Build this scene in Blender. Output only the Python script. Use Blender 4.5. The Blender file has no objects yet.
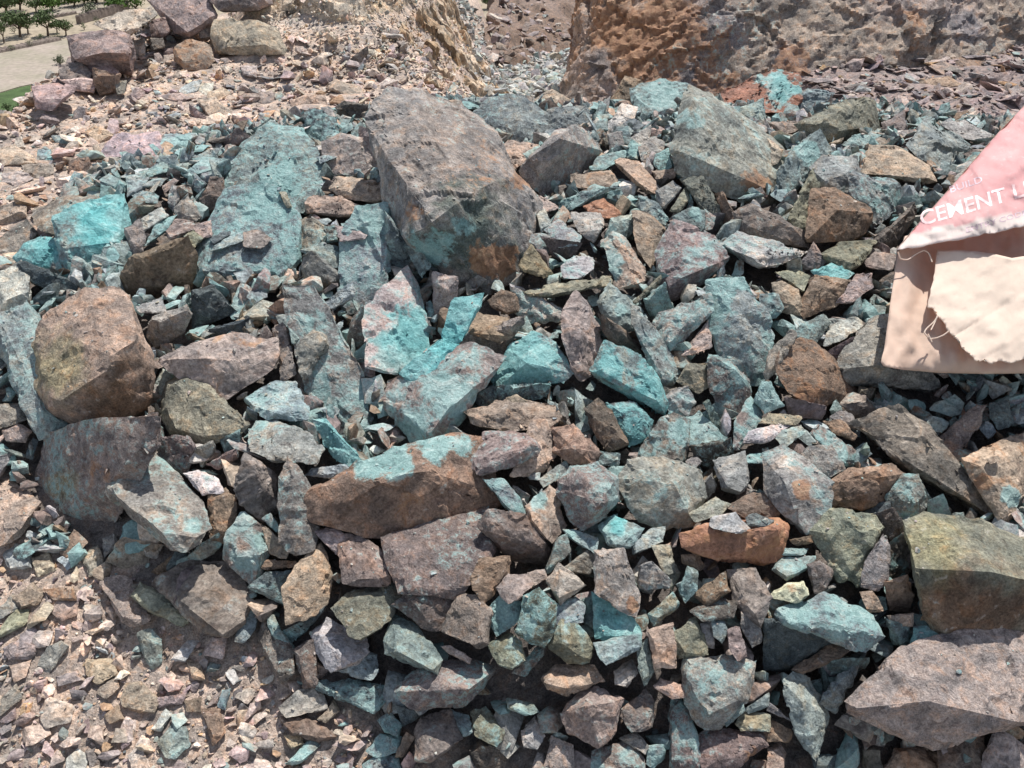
ROCKDATA = """
# tile;code;outline;inner;label
A0;v00dc0B;275,150 420,122 515,140 530,190 525,300 460,300 380,250 300,250;300,238,10 410,210,14 512,212,12;purple-grey boulder with a dark hollow under its overhang, at the edge of the ledge
A0;p01mc0B;375,95 470,45 600,30 625,60 560,120 500,148 420,120;;pinkish boulder lying on top of the overhanging purple boulder
A0;v01mc0B;570,-20 830,-20 860,60 850,95 790,100 760,145 700,130 650,70;;big mauve boulder at the top of the boulder stack, cut by the photo's upper edge
A0;v00mc0B;600,80 660,70 680,130 640,150 605,145;;
A0;t01mc0B;855,75 1000,80 1110,110 1140,190 1130,215 870,220 850,140;;broad tan boulder standing between the boulder stack and the crumbly mound
A0;v00mc0B;830,-20 1080,-20 1090,20 1030,40 880,40;;mauve boulder roofing a dark gap above the broad tan boulder
A0;t05mc0B;700,180 760,155 840,180 855,240 810,290 740,275 700,240;;orange-tan boulder below the big mauve boulder
A0;v00mc0B;790,110 855,95 840,155 800,160;;
A0;v00mc0B;530,160 580,155 580,220 545,225;;
A0;v00uc0B;230,260 330,245 370,300 360,315 240,320;;pale purple flat boulder under the overhanging purple boulder
A0;v00uc1B;320,250 440,250 480,300 380,310;;
A0;b01dc1B;370,270 480,300 460,370 400,380 375,330;;
A0;v00uc0B;125,345 230,330 300,350 290,370 210,440 150,430;150,400,3 250,395,3;purple boulder nearest the green field at the ledge corner
A0;p01mc0B;240,320 330,310 385,320 375,370 300,360;;
A0;v00mc0B;600,155 650,150 660,190 610,200;;
A0;o01mc0B;460,330 505,320 500,370 470,380;;
A0;v00mc0B;650,200 700,190 710,235 650,230;;
A0;t01uc1;795,405 860,395 925,450 910,495 860,490;;
A0;v00uc1;760,420 840,480 820,497 770,460;;
A0;t00uc1;345,525 380,505 455,540 410,565 370,565;;
A0;p01uc1;430,580 480,545 620,540 650,590 615,650 570,680 440,680;;large pinkish tan slab lying flat on the brown scree at the heap's back edge
A0;t01uc1;0,600 60,585 130,625 140,650 20,655;;
A0;p01uc1;623,385 720,370 765,395 700,405;;
A0;a50uc1;210,545 285,545 270,575 230,570;;small flat blue-green stone alone on the brown scree
A0;a80uc1;155,600 200,600 210,640 150,640;;small turquoise block alone on the brown scree
A0;b02mc1;280,650 350,630 370,680 350,700 285,700;;
A0;a20uc1;715,360 760,330 800,325 790,360 740,385;;
A0;p00uc1;965,265 1024,265 1024,310 975,300;;
A0;v00uc1;90,660 200,660 210,690 150,715 100,690;;
A0;p01uc1;0,700 80,685 130,715 60,745 10,725;;
A0;w00uc1;790,335 850,335 840,385 795,375;;
B0;v00uc1;0,380 60,365 95,405 60,412 0,412;;
B0;t02mc1;150,400 200,380 265,385 275,430 190,440 150,430;;
B0;t01uc1;295,355 320,320 405,345 425,385 350,380;;
B0;k02dc1;310,440 360,415 450,420 455,450 430,500 370,515 330,475;;dark brown rock wedged behind the tallest grey boulder
B0;k00dc1;370,245 440,190 445,215 415,272;;dark grey angular rock stuck in the foot of the crumbly mound
B0;d70mc2;200,460 235,445 270,460 260,590 235,600 195,580;;dark teal splinter standing upright at the back of the heap
B0;q70mc2;270,465 320,475 330,540 270,600 260,560;;
s00;a60uc3;500,170 560,110 690,150 740,215 770,330 755,370 700,445 660,440 545,345 390,365 430,290 470,200;650,345,2 520,330,1 P600,340,90,9;wide pale aqua slab sloping at the back left of the heap
s00;a70mc3;385,370 545,350 640,390 690,480 690,660 610,760 580,765 430,690 290,740 260,640 340,570 330,500;290,700,3 430,655,4 600,700,4 680,640,3;big pale turquoise slab with ledges and a jagged lower edge
s00;o00uc4;605,385 630,385 655,440 635,445;;
s00;o40mc4;690,500 740,490 790,530 780,590 700,610 685,560;;
s00;v20uc5;465,545 520,535 570,570 530,610 465,600;;
s00;a40uc5;345,600 430,545 470,570 340,625;;
s00;a20uc4;700,620 780,590 850,610 870,680 790,680 740,620;;
s00;g10dc3;700,640 740,625 810,680 850,720 820,768 720,768 700,690;;
s01;a30ml4;765,75 890,-20 905,15 895,40 815,90;;
B1;a60mc2;345,200 400,90 510,80 525,380 455,430 350,480 400,390 380,290;520,300,2 P450,130,80,9;tall pale blue-grey slab leaning left of the boulder with the dark lower face
B1;p02uc4;325,140 380,135 445,170 430,185 340,195;;
B1;k10mc3;275,140 320,135 325,195 280,200;;
B1;t03mc4;205,40 235,15 330,20 415,60 400,90 310,95 215,80;;tan stone with a rusty front edge beside the pale aqua slab
s00;t01uc4;810,370 850,330 1020,345 1050,385 1000,420 880,410;;
s00;p30mc3;780,330 790,190 860,160 960,180 1000,250 985,310 930,330;;
s00;a60uc4;755,245 790,235 830,245 770,270;;
s00;a60mc4;970,300 1000,295 1000,330 975,330;;
B0;v00dl2;415,510 450,520 490,600 480,650 410,580;;
P;g12mr9;366,122 376,105 392,90 420,93 450,101 470,115 490,133 512,165 525,185 540,215 538,240 525,265 515,278 485,290 455,282 425,258 408,240 395,225 390,200 389,165 378,140;512,172,13 470,194,20 432,222,18 406,238,8 455,150,9 420,140,7 K455,150,75,3 R480,165,30,4 D468,238,58,8 P436,248,26,7 P462,225,16,6 P398,235,8,5 R493,262,27,8 R415,210,13,6 R522,178,13,7;largest boulder, grey with a dark green and rusty lower face, on top of the heap
A1;v20uc2;135,95 150,60 290,20 400,35 430,60 300,110 230,165 180,150;;purple slab behind the bright blue-topped block
A1;a80mr3;225,110 345,50 480,30 505,140 505,300 400,355 290,365 270,300 270,220 230,165;270,222,3 480,195,4 500,300,2 P380,110,130,9 V380,110,130,9;bright blue-topped block with a cracked grey front
A1;a80mc4;65,265 110,215 180,185 270,220 290,300 300,350 200,325 100,290;V180,250,110,8;
A1;d30dc2;75,300 120,290 290,360 300,385 240,430 130,360;;
A1;w00mc3;-20,350 80,290 115,330 118,450 90,490 0,510 -20,480;0,440,3 115,398,3;pale mauve rock with a dark underside at the left edge of the heap
A1;t00mc1;-20,70 60,45 100,60 95,100 0,140 -20,140;0,112,2 95,70,2;
A1;v02mc0;-10,200 100,120 140,170 110,210 70,260 -10,270;;
L;t02mc6;120,230 160,140 340,10 470,0 520,40 560,130 610,270 610,440 580,500 470,590 390,590 340,550 230,480 175,490 125,380;555,195,9 440,270,13 430,325,13 235,455,9 O230,330,150,6 K480,450,190,9 R500,400,60,4;big brown boulder with a yellowish top face and a rust-brown broken front
L;a50ml3;0,130 110,85 155,140 125,210 120,350 165,470 265,520 230,565 150,580 90,480 20,310 0,230;40,260,3;long pale aqua slab under the left side of the big brown boulder
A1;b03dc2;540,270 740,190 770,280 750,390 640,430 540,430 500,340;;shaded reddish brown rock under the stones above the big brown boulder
L;w20uc4;545,75 640,40 660,100 560,95;;
L;g10dc4;600,130 740,75 760,110 720,190 640,240 600,200;640,130,3 745,90,2;
L;d20dc2;770,20 850,0 940,95 860,125 780,160;;
L;d20dc2;840,165 985,125 985,190 860,190;;
s01;p03mc6;135,290 230,235 400,185 580,210 600,290 540,350 400,445 350,455 310,390 180,330;330,280,4 R450,210,90,4;rough pinkish brown rock with a pointed left end
L;o00ml4;650,480 680,390 750,355 840,400 870,455 930,490 970,540 930,590 810,615 700,570;;smooth olive grey rock under the rough pinkish brown rock
L;w00ml2;620,400 650,330 680,350 660,430 630,450;;
s01;p03ml5;585,170 620,150 640,180 655,280 670,340 615,375 600,280;;
s01;a20mc4;640,150 700,205 660,225;;
s01;g02mr6;680,240 740,170 790,200 795,235 710,370 680,340;790,215,2;
s01;a00uc4;465,450 590,380 660,385 710,470 705,520 570,525 520,490;600,505,2 700,480,2;
s01;w00uc6;490,570 520,530 600,535 700,570 775,640 740,690 590,685 500,650;;rounded pale grey stone below the heap's left middle
P;v01dr4;234,490 246,456 262,465 279,480 280,510 262,517 245,507;262,470,3;
B2;g10mc6;95,385 130,305 170,340 210,400 250,490 250,560 230,640 150,672 100,620 90,460;160,450,3;grey-blue pointed stone standing upright left of the brown saddle slab
B2;b11mc6;240,430 400,370 430,325 600,255 780,222 870,235 900,320 960,450 940,480 820,540 690,605 590,612 480,600 350,545 255,540;400,378,5 580,362,7 690,348,6 760,280,4 P560,300,110,9 P440,350,70,9 P700,255,90,9 P820,240,60,7 R600,480,110,4;wide brown slab with a turquoise upper rim and a hollow in its face
s11;v01uc8;350,690 410,580 510,570 600,610 615,640 600,680 480,710 380,750;400,690,2 600,628,3;
s11;t01mr6;520,740 590,540 610,525 680,570 690,680 640,735;;
s11;b12mc6;685,570 760,550 810,600 860,660 830,700 750,700 690,650;760,640,3;
s11;t00uc6;330,495 480,455 580,470 670,470 700,520 640,560 480,570 350,540;350,510,2 480,500,2;layered tan stone with a dark edge, right of the turquoise-streaked slab
s11;t02mc7;490,440 530,430 570,450 570,470 500,480;;
s11;a80mc5;440,370 500,240 590,185 680,225 740,340 710,370 560,385 430,420;570,300,4 V560,300,90,5;turquoise cone-shaped rock right of the bright turquoise streak
s11;d60dc3;350,450 440,400 650,385 640,430 500,470 360,480;;
s11;v02mr7;710,110 770,25 820,80 860,170 870,230 830,340 790,365 750,310 720,200;780,180,4;mauve spearhead-shaped rock standing on end
s11;b03uc6;340,140 370,100 500,125 540,130 510,190 460,220 400,195 340,175;345,150,1 460,190,2;brown speckled block above the layered tan stone
s11;v00dc5;315,230 350,185 500,220 550,120 550,150 480,260 440,270;;
s11;w10mc5;530,10 600,30 700,80 712,125 580,135 530,95;;grey layered stone left of the mauve spearhead-shaped rock
s11;b02mc6;420,50 470,10 530,20 535,90 490,105 440,80;;
s11;a90mc6+;280,35 405,15 395,65 340,110 310,210 240,260 225,195 275,160&40,350 225,195 300,225 230,380 210,435 110,410;V250,250,220,9;bright turquoise streak of rock, the most vivid in the heap
s11;v50mc4;0,480 30,370 120,410 310,250 340,250 460,285 350,440 250,590 150,650 70,560;160,615,4 300,425,5 P120,560,80,7 P260,420,110,8 P330,300,70,5;large mauve and turquoise slab with a pale broken right edge
B1;p60mr5;445,460 520,390 600,320 650,400 680,610 560,720 445,690;640,405,2 V610,560,130,8 P560,640,90,9;slab half tan and half turquoise beside the vivid turquoise streak
B1;g20dc1;715,340 800,360 790,560 715,600;;
B1;d40dc1;525,100 575,200 640,220 680,330 650,380 530,370;;
B1;q60ml3;560,150 640,190 690,280 655,330 600,230;;
s01;g21mr2;640,30 750,40 800,160 880,260 960,440 1000,600 960,665 880,640 800,530 720,400 740,300 700,200 650,110;950,330,3 970,620,3 P975,420,60,9 P720,140,60,6 P820,260,60,4;long grey brown slab with a teal right edge, running steeply down
B1;v10dc4;375,530 430,440 445,480 440,620 370,650;;
s01;a90mc5;745,535 800,530 860,620 935,690 890,715 810,670;;thin aqua stone above the left end of the brown saddle slab
B2;a30uc5;200,365 230,340 350,320 395,355 300,375;;
s02;v60mr4;380,310 400,220 460,140 530,200 570,270 530,370 500,415 450,370;530,300,3 P480,320,70,9 P530,260,50,9;teal rock with a mauve upper corner
s02;b04mc5;315,75 390,40 430,80 430,150 390,245 340,230 345,170;;narrow rusty brown stone between the big grey slab and the teal rock
A2;w00uc5;740,360 800,345 870,380 890,430 810,440;;
A2;g01uc8;425,400 540,260 610,275 800,470 830,570 800,630 720,690 600,590 450,450;455,440,4 640,590,5 790,612,3 P790,560,50,6;big smooth grey slab tilted against the shaded mauve boulder
A2;v02dl3;180,200 330,150 600,130 640,130 635,260 540,270 490,520 410,620 290,665 130,600 130,500 190,400;360,340,5 430,400,5 300,420,6 O250,400,70,6 R420,350,60,4;big shaded mauve-brown boulder under the big brown boulder
A2;t01uc1;-20,400 40,395 90,470 150,480 120,560 50,620 0,640 -30,560;;
A2;g00uc2;-10,85 90,90 100,140 20,170 -10,180;;
A2;p01mc2;15,190 70,160 120,190 100,230 30,225;;
A2;v00mc5;590,130 630,120 638,240 600,275 570,240;;
A2;v01dc3;650,220 740,210 780,250 740,350 690,350 640,280;;
A2;g00dc3;780,260 850,230 860,270 810,330;;
A2;v00dc3;830,320 940,260 950,300 880,340;;
A2;q20dc3;880,220 960,180 960,250 910,285;;
A2;v00dc2;430,710 490,620 640,650 560,730 500,735;;
A2;b03mc2;610,750 680,690 710,705 660,768;;
A2;g01mc2;420,690 410,620 460,605 470,640;;
A2;g00dc4;741,700 800,640 870,600 880,650 790,710;;
s02;v10uc6;100,420 240,330 340,330 420,350 480,480 470,530 380,630 300,600 250,540 225,460 180,470;380,620,2 250,520,3;big pale mauve rock with a pointed left corner on the edge of the gravel
s02;o00mc3;25,470 60,420 160,470 230,560 210,580 100,530;;
A3;v00uc4;440,90 400,30 470,10 520,15 590,160 530,200 490,180;500,175,2;oblong mauve stone lying on the gravel at the heap's foot
s02;g00mc2;45,620 90,605 130,640 130,730 90,750 60,700;;
s02;a40mr3;430,640 470,510 520,510 510,590 460,650;;
s02;q40mc3;490,430 560,370 680,370 640,500 590,480;;
s02;t00mr7;625,430 680,340 770,260 800,370 820,400 790,490 740,540 640,565 630,480;;tall pale tan rock in the lower left of the heap
s02;b02mc3;530,350 560,320 660,325 670,345 560,360;;
s02;t10ml4;515,195 540,180 640,280 625,310 570,290;;
s02;w00mc4;535,155 570,135 605,190 590,205;;
s02;p20mc4;740,200 830,200 880,230 870,280 840,300 780,240;;
P;v00uc5;340,540 350,536 366,540 382,553 391,575 386,584 346,583;;
s12;v00uc3;10,235 400,130 420,300 340,410 270,470 80,450;;large flat mauve slab in the shade of the brown saddle slab
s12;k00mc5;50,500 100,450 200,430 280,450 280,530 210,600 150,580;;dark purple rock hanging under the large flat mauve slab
s12;b02mr5;345,400 390,320 495,315 500,380 450,430 400,490;;
s12;p00uc7;450,430 500,380 570,380 590,420 540,470 500,490;;pale pink knobbly stone in the lower middle of the heap
s12;p00uc6;575,370 640,360 650,390 610,410 590,430;;
s12;v02ml6;235,600 300,460 370,470 420,530 420,650 380,670 330,600;;
s12;q40mc5;425,510 470,465 540,490 540,560 450,620 430,580;;
s12;o60mc7;530,610 560,470 620,440 680,490 685,590 640,665 560,640;P590,580,30,9;pale green rounded rock with an aqua spot
s12;o40uc6;415,660 500,615 545,650 565,720 510,755 460,730;;
C3;v00mc3;10,380 90,290 130,270 130,310 60,390;;
B3;a40uc7;515,260 545,150 640,200 735,330 720,390 560,300 520,310;565,300,4 720,385,3;long pale aqua stone with a brown underside, below the dark purple rock
B3;o31uc7;310,130 400,60 550,30 580,85 530,170 420,245 380,230 340,165;;greenish tan rock casting a shadow on the pale stone below it
B3;w00uc4;230,240 290,180 430,250 440,300 390,355 300,385 240,290;240,245,2 390,350,2;pale grey rock half in shadow in the lower left of the heap
B3;a20uc4;340,380 440,310 480,320 485,380 460,415;;
B3;v00ml5;10,240 40,160 140,280 150,380 100,420 50,340;;curved mauve shard with a bright edge at the foot of the heap
B3;a20mr4;45,165 70,160 150,290 140,320 60,230;;
B3;k01mc6;150,300 230,250 250,400 240,440 190,440 170,380;;
B3;d50dc4;110,220 200,180 270,130 200,220 150,260;;
B3;g10uc3;100,520 190,450 240,440 280,530 120,560;;
B3;q50uc3;190,430 350,420 500,440 510,500 470,545 390,500;;
B3;v01uc6;560,460 620,400 690,350 870,340 950,370 880,430 830,510 640,520 580,500;690,422,3 850,452,4 563,465,2;broad mauve block with a pale top and dark front, at the bottom middle
B3;p00mc7;740,280 780,280 860,330 850,350 770,310;;
B3;v01uc6;640,620 660,570 770,540 820,650 700,740 640,750;;pinkish mauve stone below the broad mauve block
B3;a60uc4;780,540 850,560 865,620 830,640;;
B3;o41uc5;865,550 920,530 990,620 960,680 880,640;;
B3;b03uc2;100,570 230,580 310,640 240,660 150,630;;
B3;a70uc2;120,750 220,650 255,680 170,750;;
B3;t01uc2;115,640 170,630 190,670 140,690;;
B3;t01uc3;250,570 310,500 330,540 280,585;;
B3;a60uc3;450,700 500,640 580,650 560,700 480,730;;
B3;t02mc4;560,720 600,630 630,650 590,720;;
B3;a60mc3;490,580 540,550 580,600 570,645 520,620;;
B3;a60uc3;430,750 480,725 560,720 570,768 440,775;;
B3;q00dc3;560,520 640,540 660,560 590,600;;
B3;k02mc2;860,700 900,660 1000,690 990,768 870,768;;
s12;g12mc6;650,410 700,340 800,420 700,495;700,370,2 700,470,2;
C3;a40uc5;175,120 250,85 290,120 280,180 180,195;;
C3;o40mc5;150,270 200,180 260,190 320,270 310,340 220,340;200,270,2;
C3;t01uc5;120,410 180,360 320,360 355,420 220,475 150,450;140,430,2 215,450,2;
C3;v02mc6;200,550 260,480 340,450 430,500 410,640 350,675 230,620;300,520,3 400,505,2;mauve-brown blocky rock with a pale top in the bottom middle of the heap
C3;a30uc6;330,270 400,270 510,230 520,280 380,355 340,310;;
C3;q80mc4;330,80 480,170 520,230 400,265 340,250;V430,200,60,7;dark blue-teal stone between two grey stones
s12;g02mr7;845,290 960,285 970,400 1024,470 1000,550 850,450;860,300,2 R1000,500,40,8;tall grey rock with a rusty lower tip, in the lower middle of the heap
C3;w00uc5;410,380 480,335 500,390 460,440 415,430;;
C3;a10mc5;500,300 540,260 565,380 530,435 510,380;;
C3;v01uc5;430,540 530,465 570,500 560,600 480,620;;
C3;t03mc6;545,220 640,195 660,360 570,360;;tan stone with brown stripes down its face
C3;o10mc5;640,240 740,165 780,310 670,325;;
C3;t00uc6;570,440 600,415 700,440 710,480 640,490;;
C3;g10mc4;690,380 700,335 880,330 960,350 930,500 830,600 740,600 710,530;;broad grey slab with a shadow across it in the lower right of the heap
C3;v02ml4;630,620 640,490 700,530 740,640 750,768 630,768;;
C3;v30uc6;740,650 800,600 990,630 1010,680 880,768 770,768;R950,720,60,5;pale purple-grey rock at the bottom edge right of the middle
C3;p00mc5;130,780 160,645 240,680 240,780;;
C3;a40uc5;-20,490 80,510 105,545 60,555 -10,530;;
C3;w00uc4;40,620 90,570 130,640 100,690 50,680;;
C3;v01uc5;330,700 470,665 530,740 520,780 330,780;;
C3;g00uc5;430,650 500,625 545,680 530,710;;
C3;a60mc5;540,680 610,675 610,730 570,768 540,750;;
C3;p02mr7;860,220 910,205 940,320 900,335 870,290;;
C3;a20mc6;800,180 850,185 870,220 840,265 810,240;;
C3;w00mc5;755,195 800,190 810,290 770,280;;
C3;g00mc5;920,150 990,190 1000,260 960,280 920,210;;
C3;q40ml5;840,550 920,500 930,540 860,600;;
C3;o40uc5;900,590 930,540 1024,560 1024,620 920,615;;
C3;a20mc5;930,530 1024,470 1024,520 950,550;;
C3;o40mc5;550,150 640,70 670,120 570,200;;
C3;k02uc6;720,140 830,90 900,110 880,165 770,180;;
s22;b22ml6;215,450 340,370 355,440 270,510;;
s22;v01ml6;355,370 460,360 520,470 480,580 430,520 380,490;;
s22;q40ml5;155,440 190,350 230,370 225,440 180,490;;
s22;b03mc5;165,300 230,300 255,340 240,360 170,330;;
s22;g20mc5;0,350 50,330 120,400 110,430 0,430;;
s22;g10mr4;50,270 120,270 155,390 130,450 90,350;;
s22;r05mc7;175,215 270,180 420,200 540,160 570,165 560,300 490,325 330,320 260,290 185,270;260,205,2 550,200,3 410,300,2;rust-red oblong block, the reddest stone in the heap
s22;w00uc9;275,170 300,145 380,130 440,195 410,210 280,190;;flat pale grey stone lying on the rust-red block
s22;a40uc8;425,150 450,135 535,165 500,185 430,185;;
s22;b01mc5;360,110 440,60 510,50 575,110 540,145 430,150;;
s22;w00uc6;200,130 300,70 355,100 330,130 220,170;;
C2;g21mc6;430,380 480,320 570,300 680,370 740,350 765,450 715,555 600,570 510,545;590,320,2 700,500,3 650,400,4;speckled dark grey rock with a pale right side above the rust-red block
C2;v31mc4;510,270 590,150 640,125 710,160 700,330 650,355 570,300 500,300;P660,190,50,8;
C2;q70uc5;685,145 750,120 855,210 840,240 720,250;;
C2;q20dr5;765,80 790,65 850,180 840,200 800,150;;
C2;g00mc4;600,70 640,30 700,10 730,70 700,125 640,110;;
C1;a80mc5;325,730 380,610 450,660 520,660 570,740 610,830 600,880 520,850 440,780;V400,700,70,7 V520,800,80,7;spreading pale turquoise rock in the middle right of the heap
s11;d80mc4;900,470 1000,460 1070,530 1060,600 980,625 920,550;;dark teal face of rock below the spreading pale turquoise rock
s11;b12mc5;805,490 860,450 910,490 970,620 900,650 850,600;;
C2;v01mc7;185,420 240,340 340,325 415,380 415,460 350,540 280,580 230,540;255,345,2 350,475,6 410,390,3;mauve faceted rock with a tan facet in the middle of the heap
C2;t32mr5;60,490 150,410 180,440 210,560 160,630 75,550;P100,460,40,9;
C2;w00uc5;110,380 210,310 235,345 130,410;;
C2;w00uc4;55,360 110,355 110,385 70,380;;
C2;q60mc4;345,270 430,280 420,330 350,320;;
s12;a60mc6;400,0 480,5 540,70 570,140 535,155 470,70;;
s12;k20dc5;390,190 430,130 560,150 600,185 650,250 640,340 500,310 430,230;410,160,1 430,215,3 610,250,3;
s12;g20ml4;645,350 690,240 730,220 740,290 660,370;;
s12;a50uc5;720,200 740,230 840,290 850,230 760,200;P745,215,20,9;
C2;a71uc6;355,570 410,530 520,580 480,650 420,660 390,640;V430,570,50,8;
C2;a20uc6;480,630 560,580 610,570 600,630 490,675;;
C2;g10mc4;200,740 300,670 330,700 310,760;;
C2;w00mc6;810,310 930,275 945,400 900,440 840,420;;whitish blocky rock with a rough face above the rust-red block
C2;g00mc5;695,310 740,290 760,310 720,350;;
C2;k01dc4;720,250 870,220 880,280 800,340 740,300;;
C2;g00dc4;760,400 800,360 820,410 780,460;;
s21;v11mc5;285,280 350,300 430,370 440,420 410,500 360,520 310,470 280,380;;
s21;v01mr5;375,640 380,540 440,440 490,510 450,570 400,640;;
s21;w00uc6;415,620 440,570 560,540 600,550 500,620;;
s21;t03uc6;480,540 520,500 640,515 620,545;;
s21;a10uc6;545,600 570,570 640,550 660,575 580,635;;
s21;a60mc7;455,450 490,375 520,380 575,470 500,495;;
s21;a60uc5;410,700 440,660 500,665 490,700;;
s21;a61mc7;275,60 280,-20 330,-50 420,-40 440,50 500,110 535,190 515,290 485,375 390,365 310,260 285,180;440,200,3 R420,60,50,3;tall rough pale aqua slab near the sack, flaking on its face
s21;b04mr6;550,300 600,210 690,220 760,280 850,400 860,440 740,460 690,470 600,410 560,350;760,290,3 740,400,3 R660,430,60,7;mauve-brown rock with an orange lower corner, left of the sack's shadow
s21;q30mc7;605,190 660,140 740,110 760,140 700,230 640,200;;dark green stone resting on the mauve-brown rock
s21;w00uc6;760,130 870,120 890,150 800,210 740,230;;
s21;k00dc5;735,260 790,230 850,200 800,290;;
s21;g00ml4;500,330 520,250 600,180 620,200 560,260 550,330 510,360;;
E;g11mc3;285,180 370,80 400,0 520,0 560,170 660,250 620,265 440,240 330,240;300,195,3 440,180,5;grey-brown rock under the bottom edge of the sack
s21;k00dc4;590,440 740,470 720,520 600,520;;
E;g00mc4;250,390 290,360 340,380 360,440 300,420;;
E;b02mc5;230,410 290,400 355,460 340,480 260,450;;
E;k00dc3;300,340 400,330 440,370 430,410 370,420 340,380;;
E;g10mc4;130,540 170,510 250,510 300,590 220,640 160,590;;
E;v01mr4;180,460 210,420 340,520 340,570 300,580 260,510;;
E;b01mc3;245,660 330,600 480,590 540,620 480,700 390,750 270,740;;
E;v01mc5;360,430 540,360 660,430 720,560 800,620 880,740 870,768 740,680 600,600 500,560;;long dark mauve slab in the shadow of the sack
D2;g01mc4;470,460 540,370 600,370 640,470 600,520 520,530;;
D2;v01ml5;685,220 760,160 830,90 870,90 820,200 780,230 740,325 690,270;;
D2;a00mc6;630,160 660,130 720,150 700,190 640,190;;
D2;q20mc4;890,80 960,70 980,160 920,180 890,130;;
D2;q20mc5;845,170 880,150 910,190 880,220;;
D2;t04mr5;780,310 870,260 1024,200 1060,340 1000,400 960,540 930,540 890,470 800,340;P960,440,60,9 R860,390,50,9;pale stone with orange rust and blue-grey crust at the right edge
D2;t02uc7;875,300 920,285 930,305 890,320;;
D2;g03mc6;-20,290 70,250 150,310 245,400 250,490 200,585 140,590 70,510 -10,430;65,390,3 R130,420,50,9 W60,320,50,7;speckled rock with a white and rust streaked top, right of the rust-red block
s22;o02mc4;695,210 770,135 930,150 960,200 930,330 880,420 800,380 750,300;;olive-grey rock between the sack's shadow and the yellow stone
s22;g02mc5;885,420 900,320 970,225 1005,250 1000,400 950,430;;
D2;k00dc3;410,530 500,500 550,580 490,650 420,590;;
D2;k00dc2;490,640 560,600 600,700 540,768 490,768;;
P;o12mc5;904,522 925,513 985,522 1030,540 1030,634 975,634 940,640 922,620 921,600 915,575;916,568,6 990,572,9 1030,580,9 K965,606,52,9 K1020,612,40,9 O930,545,40,6;olive-topped boulder with a brown broken front at the right edge
D3;p00mc8;305,495 440,360 540,290 690,250 830,205 940,230 1060,230 1060,590 850,620 670,640 660,690 560,640 480,590 330,540;330,532,3 510,562,3 640,500,6 1000,585,6 700,420,5;large pinkish mauve boulder in the lower right corner
D3;b03mc2;470,780 520,690 620,690 690,720 700,780;;
D3;b01uc2;680,640 850,620 860,780 700,780;;
D3;p02mc3;870,700 920,620 1000,660 1040,700 1040,780 860,780;;crumbly pinkish rock under the large pinkish mauve boulder
D3;a20mr6;65,430 105,395 170,420 200,480 240,560 220,650 190,725 140,680 100,580;150,520,3;pale grey pointed shard left of the large pinkish mauve boulder
s22;a70uc7;540,540 700,470 740,450 830,510 920,540 965,620 890,680 740,590 620,590;620,585,2 740,560,3 950,620,3 P620,540,60,9;flat pale turquoise slab with a dark ragged edge in the lower right
D3;b01uc5;100,370 240,280 340,290 200,365 130,390;;
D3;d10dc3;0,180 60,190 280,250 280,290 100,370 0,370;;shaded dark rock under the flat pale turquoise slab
s22;y00uc8;515,465 590,410 650,410 675,460 620,490;R610,435,30,5;small whitish stone with a yellow-ochre end
s22;g00mc6;510,480 610,490 580,520 530,520;;
s22;v00mc6;670,340 720,325 775,360 740,440 700,450;;
s22;q40uc5;530,360 570,310 690,310 680,340 590,400;;
s22;q30uc5;565,275 670,275 660,300 570,300;;
s22;b03mc5;600,240 690,220 690,250 630,265;;
s22;t03mc6;880,450 930,445 975,520 910,530;;
D3;b03dc4;470,30 560,0 580,80 560,140 490,130;;
D3;t01mc5;480,160 580,150 575,200 520,210;;
D3;d60dc4;470,170 560,210 565,280 500,270;;
D3;a90uc6;570,280 590,205 640,195 690,240 620,265;;turquoise stone touching the top edge of the large pinkish mauve boulder
D3;q20mc5;200,510 280,400 370,350 300,470 270,540;;
D3;q40dc4;260,390 260,330 400,330 380,370;;
D3;w20uc6;0,500 90,570 95,580 0,540;;
D3;b01mc5;-20,600 20,580 95,620 80,660 0,660;;
D3;t01uc5;0,690 50,670 70,710 60,775 0,775;;
D3;g00dc3;335,570 460,620 460,680 350,640;;
D3;q30uc3;180,720 280,715 280,775 190,775;;
P;g31mr7;671,150 684,95 690,87 712,94 735,110 760,128 785,150 780,175 788,188 795,200 788,215 760,208 725,195 690,180 675,170;693,100,7 683,152,5 770,190,6 740,150,5 R755,185,18,7 P690,120,14,6;large pale grey boulder with a pointed top behind the middle of the heap
P;q50uc4;633,90 662,82 686,87 684,105 670,145 655,130 638,122;638,100,3 660,117,4 677,97,3 P662,92,20,8;
C0;b02mc3;395,405 450,310 515,330 490,400 430,430;;
C0;w00uc4;370,520 440,420 500,430 480,490 400,545;;
C0;a50uc3;330,465 385,460 380,520 340,530;;
C0;a30mc3;150,440 290,425 310,490 230,510 140,540;;
C0;t02uc2;95,400 160,360 250,410 160,440;;
s10;a40mc3;360,90 430,15 540,10 640,70 640,140 600,190 440,190 410,110;540,130,3 420,110,2;cracked aqua-grey rock at the top of the heap behind the largest boulder
s10;g12dr5;540,290 690,165 770,125 870,230 820,300 760,320 690,425 620,370;700,172,7;dark grey pyramid-shaped rock right of the largest boulder
s10;t03uc4;470,210 500,180 610,195 560,260 520,290;;
s10;a50uc5;560,230 620,195 630,210 580,260;;
s10;a60uc5;830,290 860,240 960,220 960,250 880,290;;
C0;g20mc4;385,540 440,530 450,620 395,610;;
C0;w20uc5;480,550 555,500 550,570 520,585;;
C0;a50mc4;455,600 480,560 520,590 500,640 460,630;;
C0;g20uc5;510,590 560,550 605,570 600,610 520,640;;
C0;a70uc6;575,620 630,590 635,670 600,690 570,660;;
C0;t02uc6;410,650 440,635 510,650 570,720 570,768 530,768;430,660,2 540,760,2;
s10;t03uc4;755,315 900,300 930,340 870,380 760,360;;
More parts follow.
